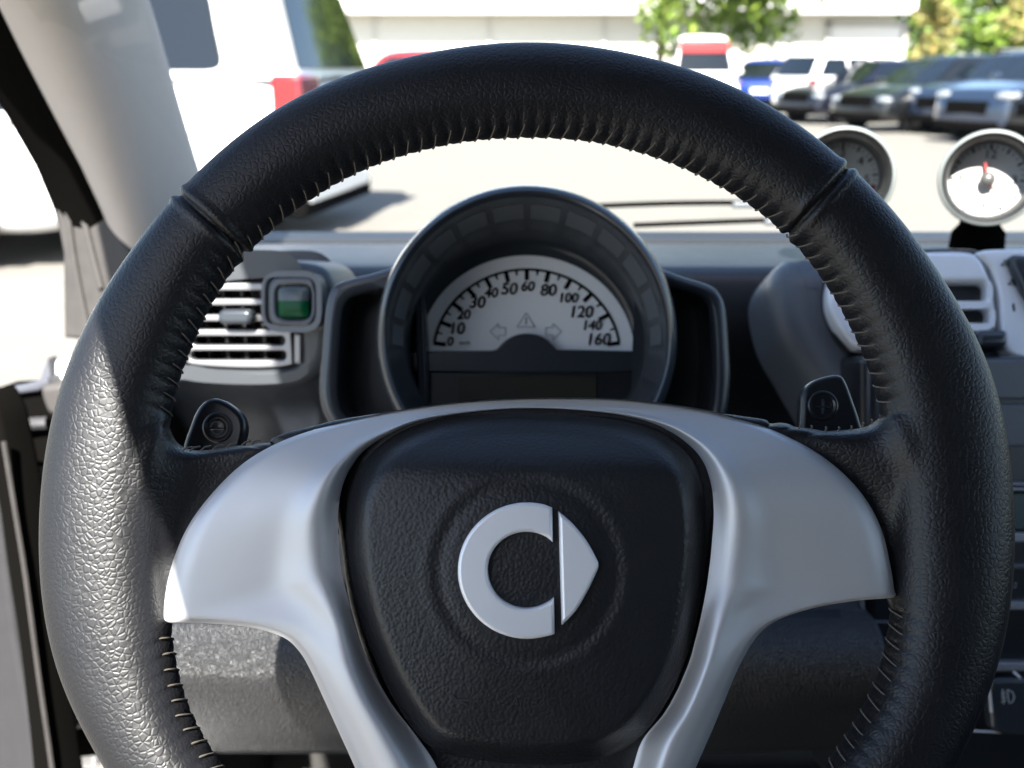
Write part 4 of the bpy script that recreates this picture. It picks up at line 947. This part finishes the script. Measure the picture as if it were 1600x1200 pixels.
bark = M('bark', (0.10, 0.075, 0.05), 0.9, bump=('noise', 20, .6, .03)); pale_bark = M('golden bark', (0.30, 0.22, 0.07), 0.9)
fresh = leafmat('fresh leaves', (0.08, 0.15, 0.015), (0.24, 0.32, 0.05)); deep = leafmat('deep leaves', (0.07, 0.12, 0.03), (0.17, 0.24, 0.06)); gold = leafmat('golden leaves', (0.19, 0.18, 0.05), (0.30, 0.27, 0.10))
def tree(label, x, y, h, crad, cz, lm, n=2600, leaf=.22, group=None, bm_=bark, squash=1.0, clumps=26, name='leafy_tree', dx=0.0):
    t = empty(name, (x, y, 0), label, 'tree', group); rng = random.Random(hash((round(x), round(y))) & 999)
    ac = Acc(); ac.tube([Vector((x, y, 0)), Vector((x + .1, y, h * .4)), Vector((x - .05, y, h * .75))], [.04 * h * .6, .03 * h * .55, .012 * h], 10)
    cs = []
    for k in range(clumps):
        while True:
            d = Vector((rng.uniform(-1, 1), rng.uniform(-1, 1), rng.uniform(-1, 1)))
            if .15 < d.length < 1: break
        c = Vector((x + dx + d.x * crad, y + d.y * crad, cz + d.z * crad * squash)); cs.append((c, crad * rng.uniform(.2, .38)))
        if k % 3 == 0: ac.tube([Vector((x, y, h * .4 + .1 * k / clumps * h)), Vector((x, y, cz)).lerp(c, .5), c], [.012 * h, .008 * h, .003 * h], 6)
    ac.build('trunk', bm_, t)
    V = []; Fc = []
    for k in range(n):
        c, r = cs[rng.randrange(len(cs))]; d = Vector((rng.gauss(0, 1), rng.gauss(0, 1), rng.gauss(0, 1))).normalized() * r * rng.random() ** .4
        p = c + d; a1 = Vector((rng.gauss(0, 1), rng.gauss(0, 1), rng.gauss(0, 1))).normalized(); a2 = a1.orthogonal().normalized(); s = leaf * rng.uniform(.6, 1.2); o = len(V)
        V += [p - a1 * s, p + a2 * s * .45, p + a1 * s, p - a2 * s * .45]; Fc.append((o, o + 1, o + 2, o + 3))
    me = bpy.data.meshes.new('crown'); me.from_pydata([tuple(v) for v in V], [], Fc); put('crown', me, lm, t, False)
tree('bright green tree hanging over the boxy white van', 4.75, 34.0, 7.0, 4.2, 5.45, fresh, 17000, .19, squash=.85, clumps=90, dx=2.8)
for k, (x, y, cr_, lm, lab) in enumerate(((24.0, 62, 4.0, fresh, 'deep green tree just right of the building corner'), (30.5, 66, 4.6, fresh, 'light green tree between the two yellow trees'), (37, 70, 5.2, deep, 'deep green tree behind the far lamp post'), (44, 70, 5, fresh, 'light green tree at the right edge'), (51, 72, 5, deep, 'dark tree past the right edge'))):
    tree(lab, x, y, 9, cr_, 5.2, lm, 2600, .42, 'trees beyond the cars', squash=1.1)
for k, (x, lab) in enumerate(((23.2, 'narrow golden tree left of the pale lamp posts'), (29.2, 'narrow golden tree at the far right edge'))):
    tree(lab, x, 58 if k == 0 else 60, 8.0, 1.5, 3.6, gold, 1500, .26, 'narrow golden trees', pale_bark, 2.2, 24, 'golden_tree')
bank = M('mown grass bank', (0.06, 0.12, 0.02), 0.95, bump=('noise', 6, .6, .05), var=1.3)
a = Acc(); a.rings([[Vector((x, y, z)) for y, z in ((52, -.1), (54, .35), (75, 1.2), (110, 2.2), (110, -.1))] for x in (20, 40, 70, 130)]); tag(a.build('grass_bank', bank, None), 'mown grass bank beyond the parked cars', 'grass', kind='structure')
a = Acc(); a.rings([[Vector((x, y, z)) for y, z in ((78, 1.15), (78, 1.75), (88, 2.15), (88, 1.5))] for x in (24, 60, 130)]); tag(a.build('road', M('pale road', (0.28, 0.32, 0.35), .8), None), 'pale road along the grass bank', 'road', kind='structure')
# far wood
V = []; Fc = []; rng = random.Random(3)
for k in range(9000):
    x = rng.uniform(10, 190); top = 9 + 3 * math.sin(x * .21) + 2 * math.sin(x * .53 + 1); z = 1 + top * rng.random() ** .7; y = 120 + rng.uniform(-5, 5)
    a1 = Vector((rng.gauss(0, 1), rng.gauss(0, 1), rng.gauss(0, 1))).normalized(); a2 = a1.orthogonal().normalized(); s = rng.uniform(.5, 1.1); o = len(V); p = Vector((x, y, z))
    V += [p - a1 * s, p + a2 * s * .6, p + a1 * s, p - a2 * s * .6]; Fc.append((o, o + 1, o + 2, o + 3))
me = bpy.data.meshes.new('wood'); me.from_pydata([tuple(v) for v in V], [], Fc); tag(put('wood', me, deep, None, False), 'far green wood closing the view at right', 'wood', kind='stuff')
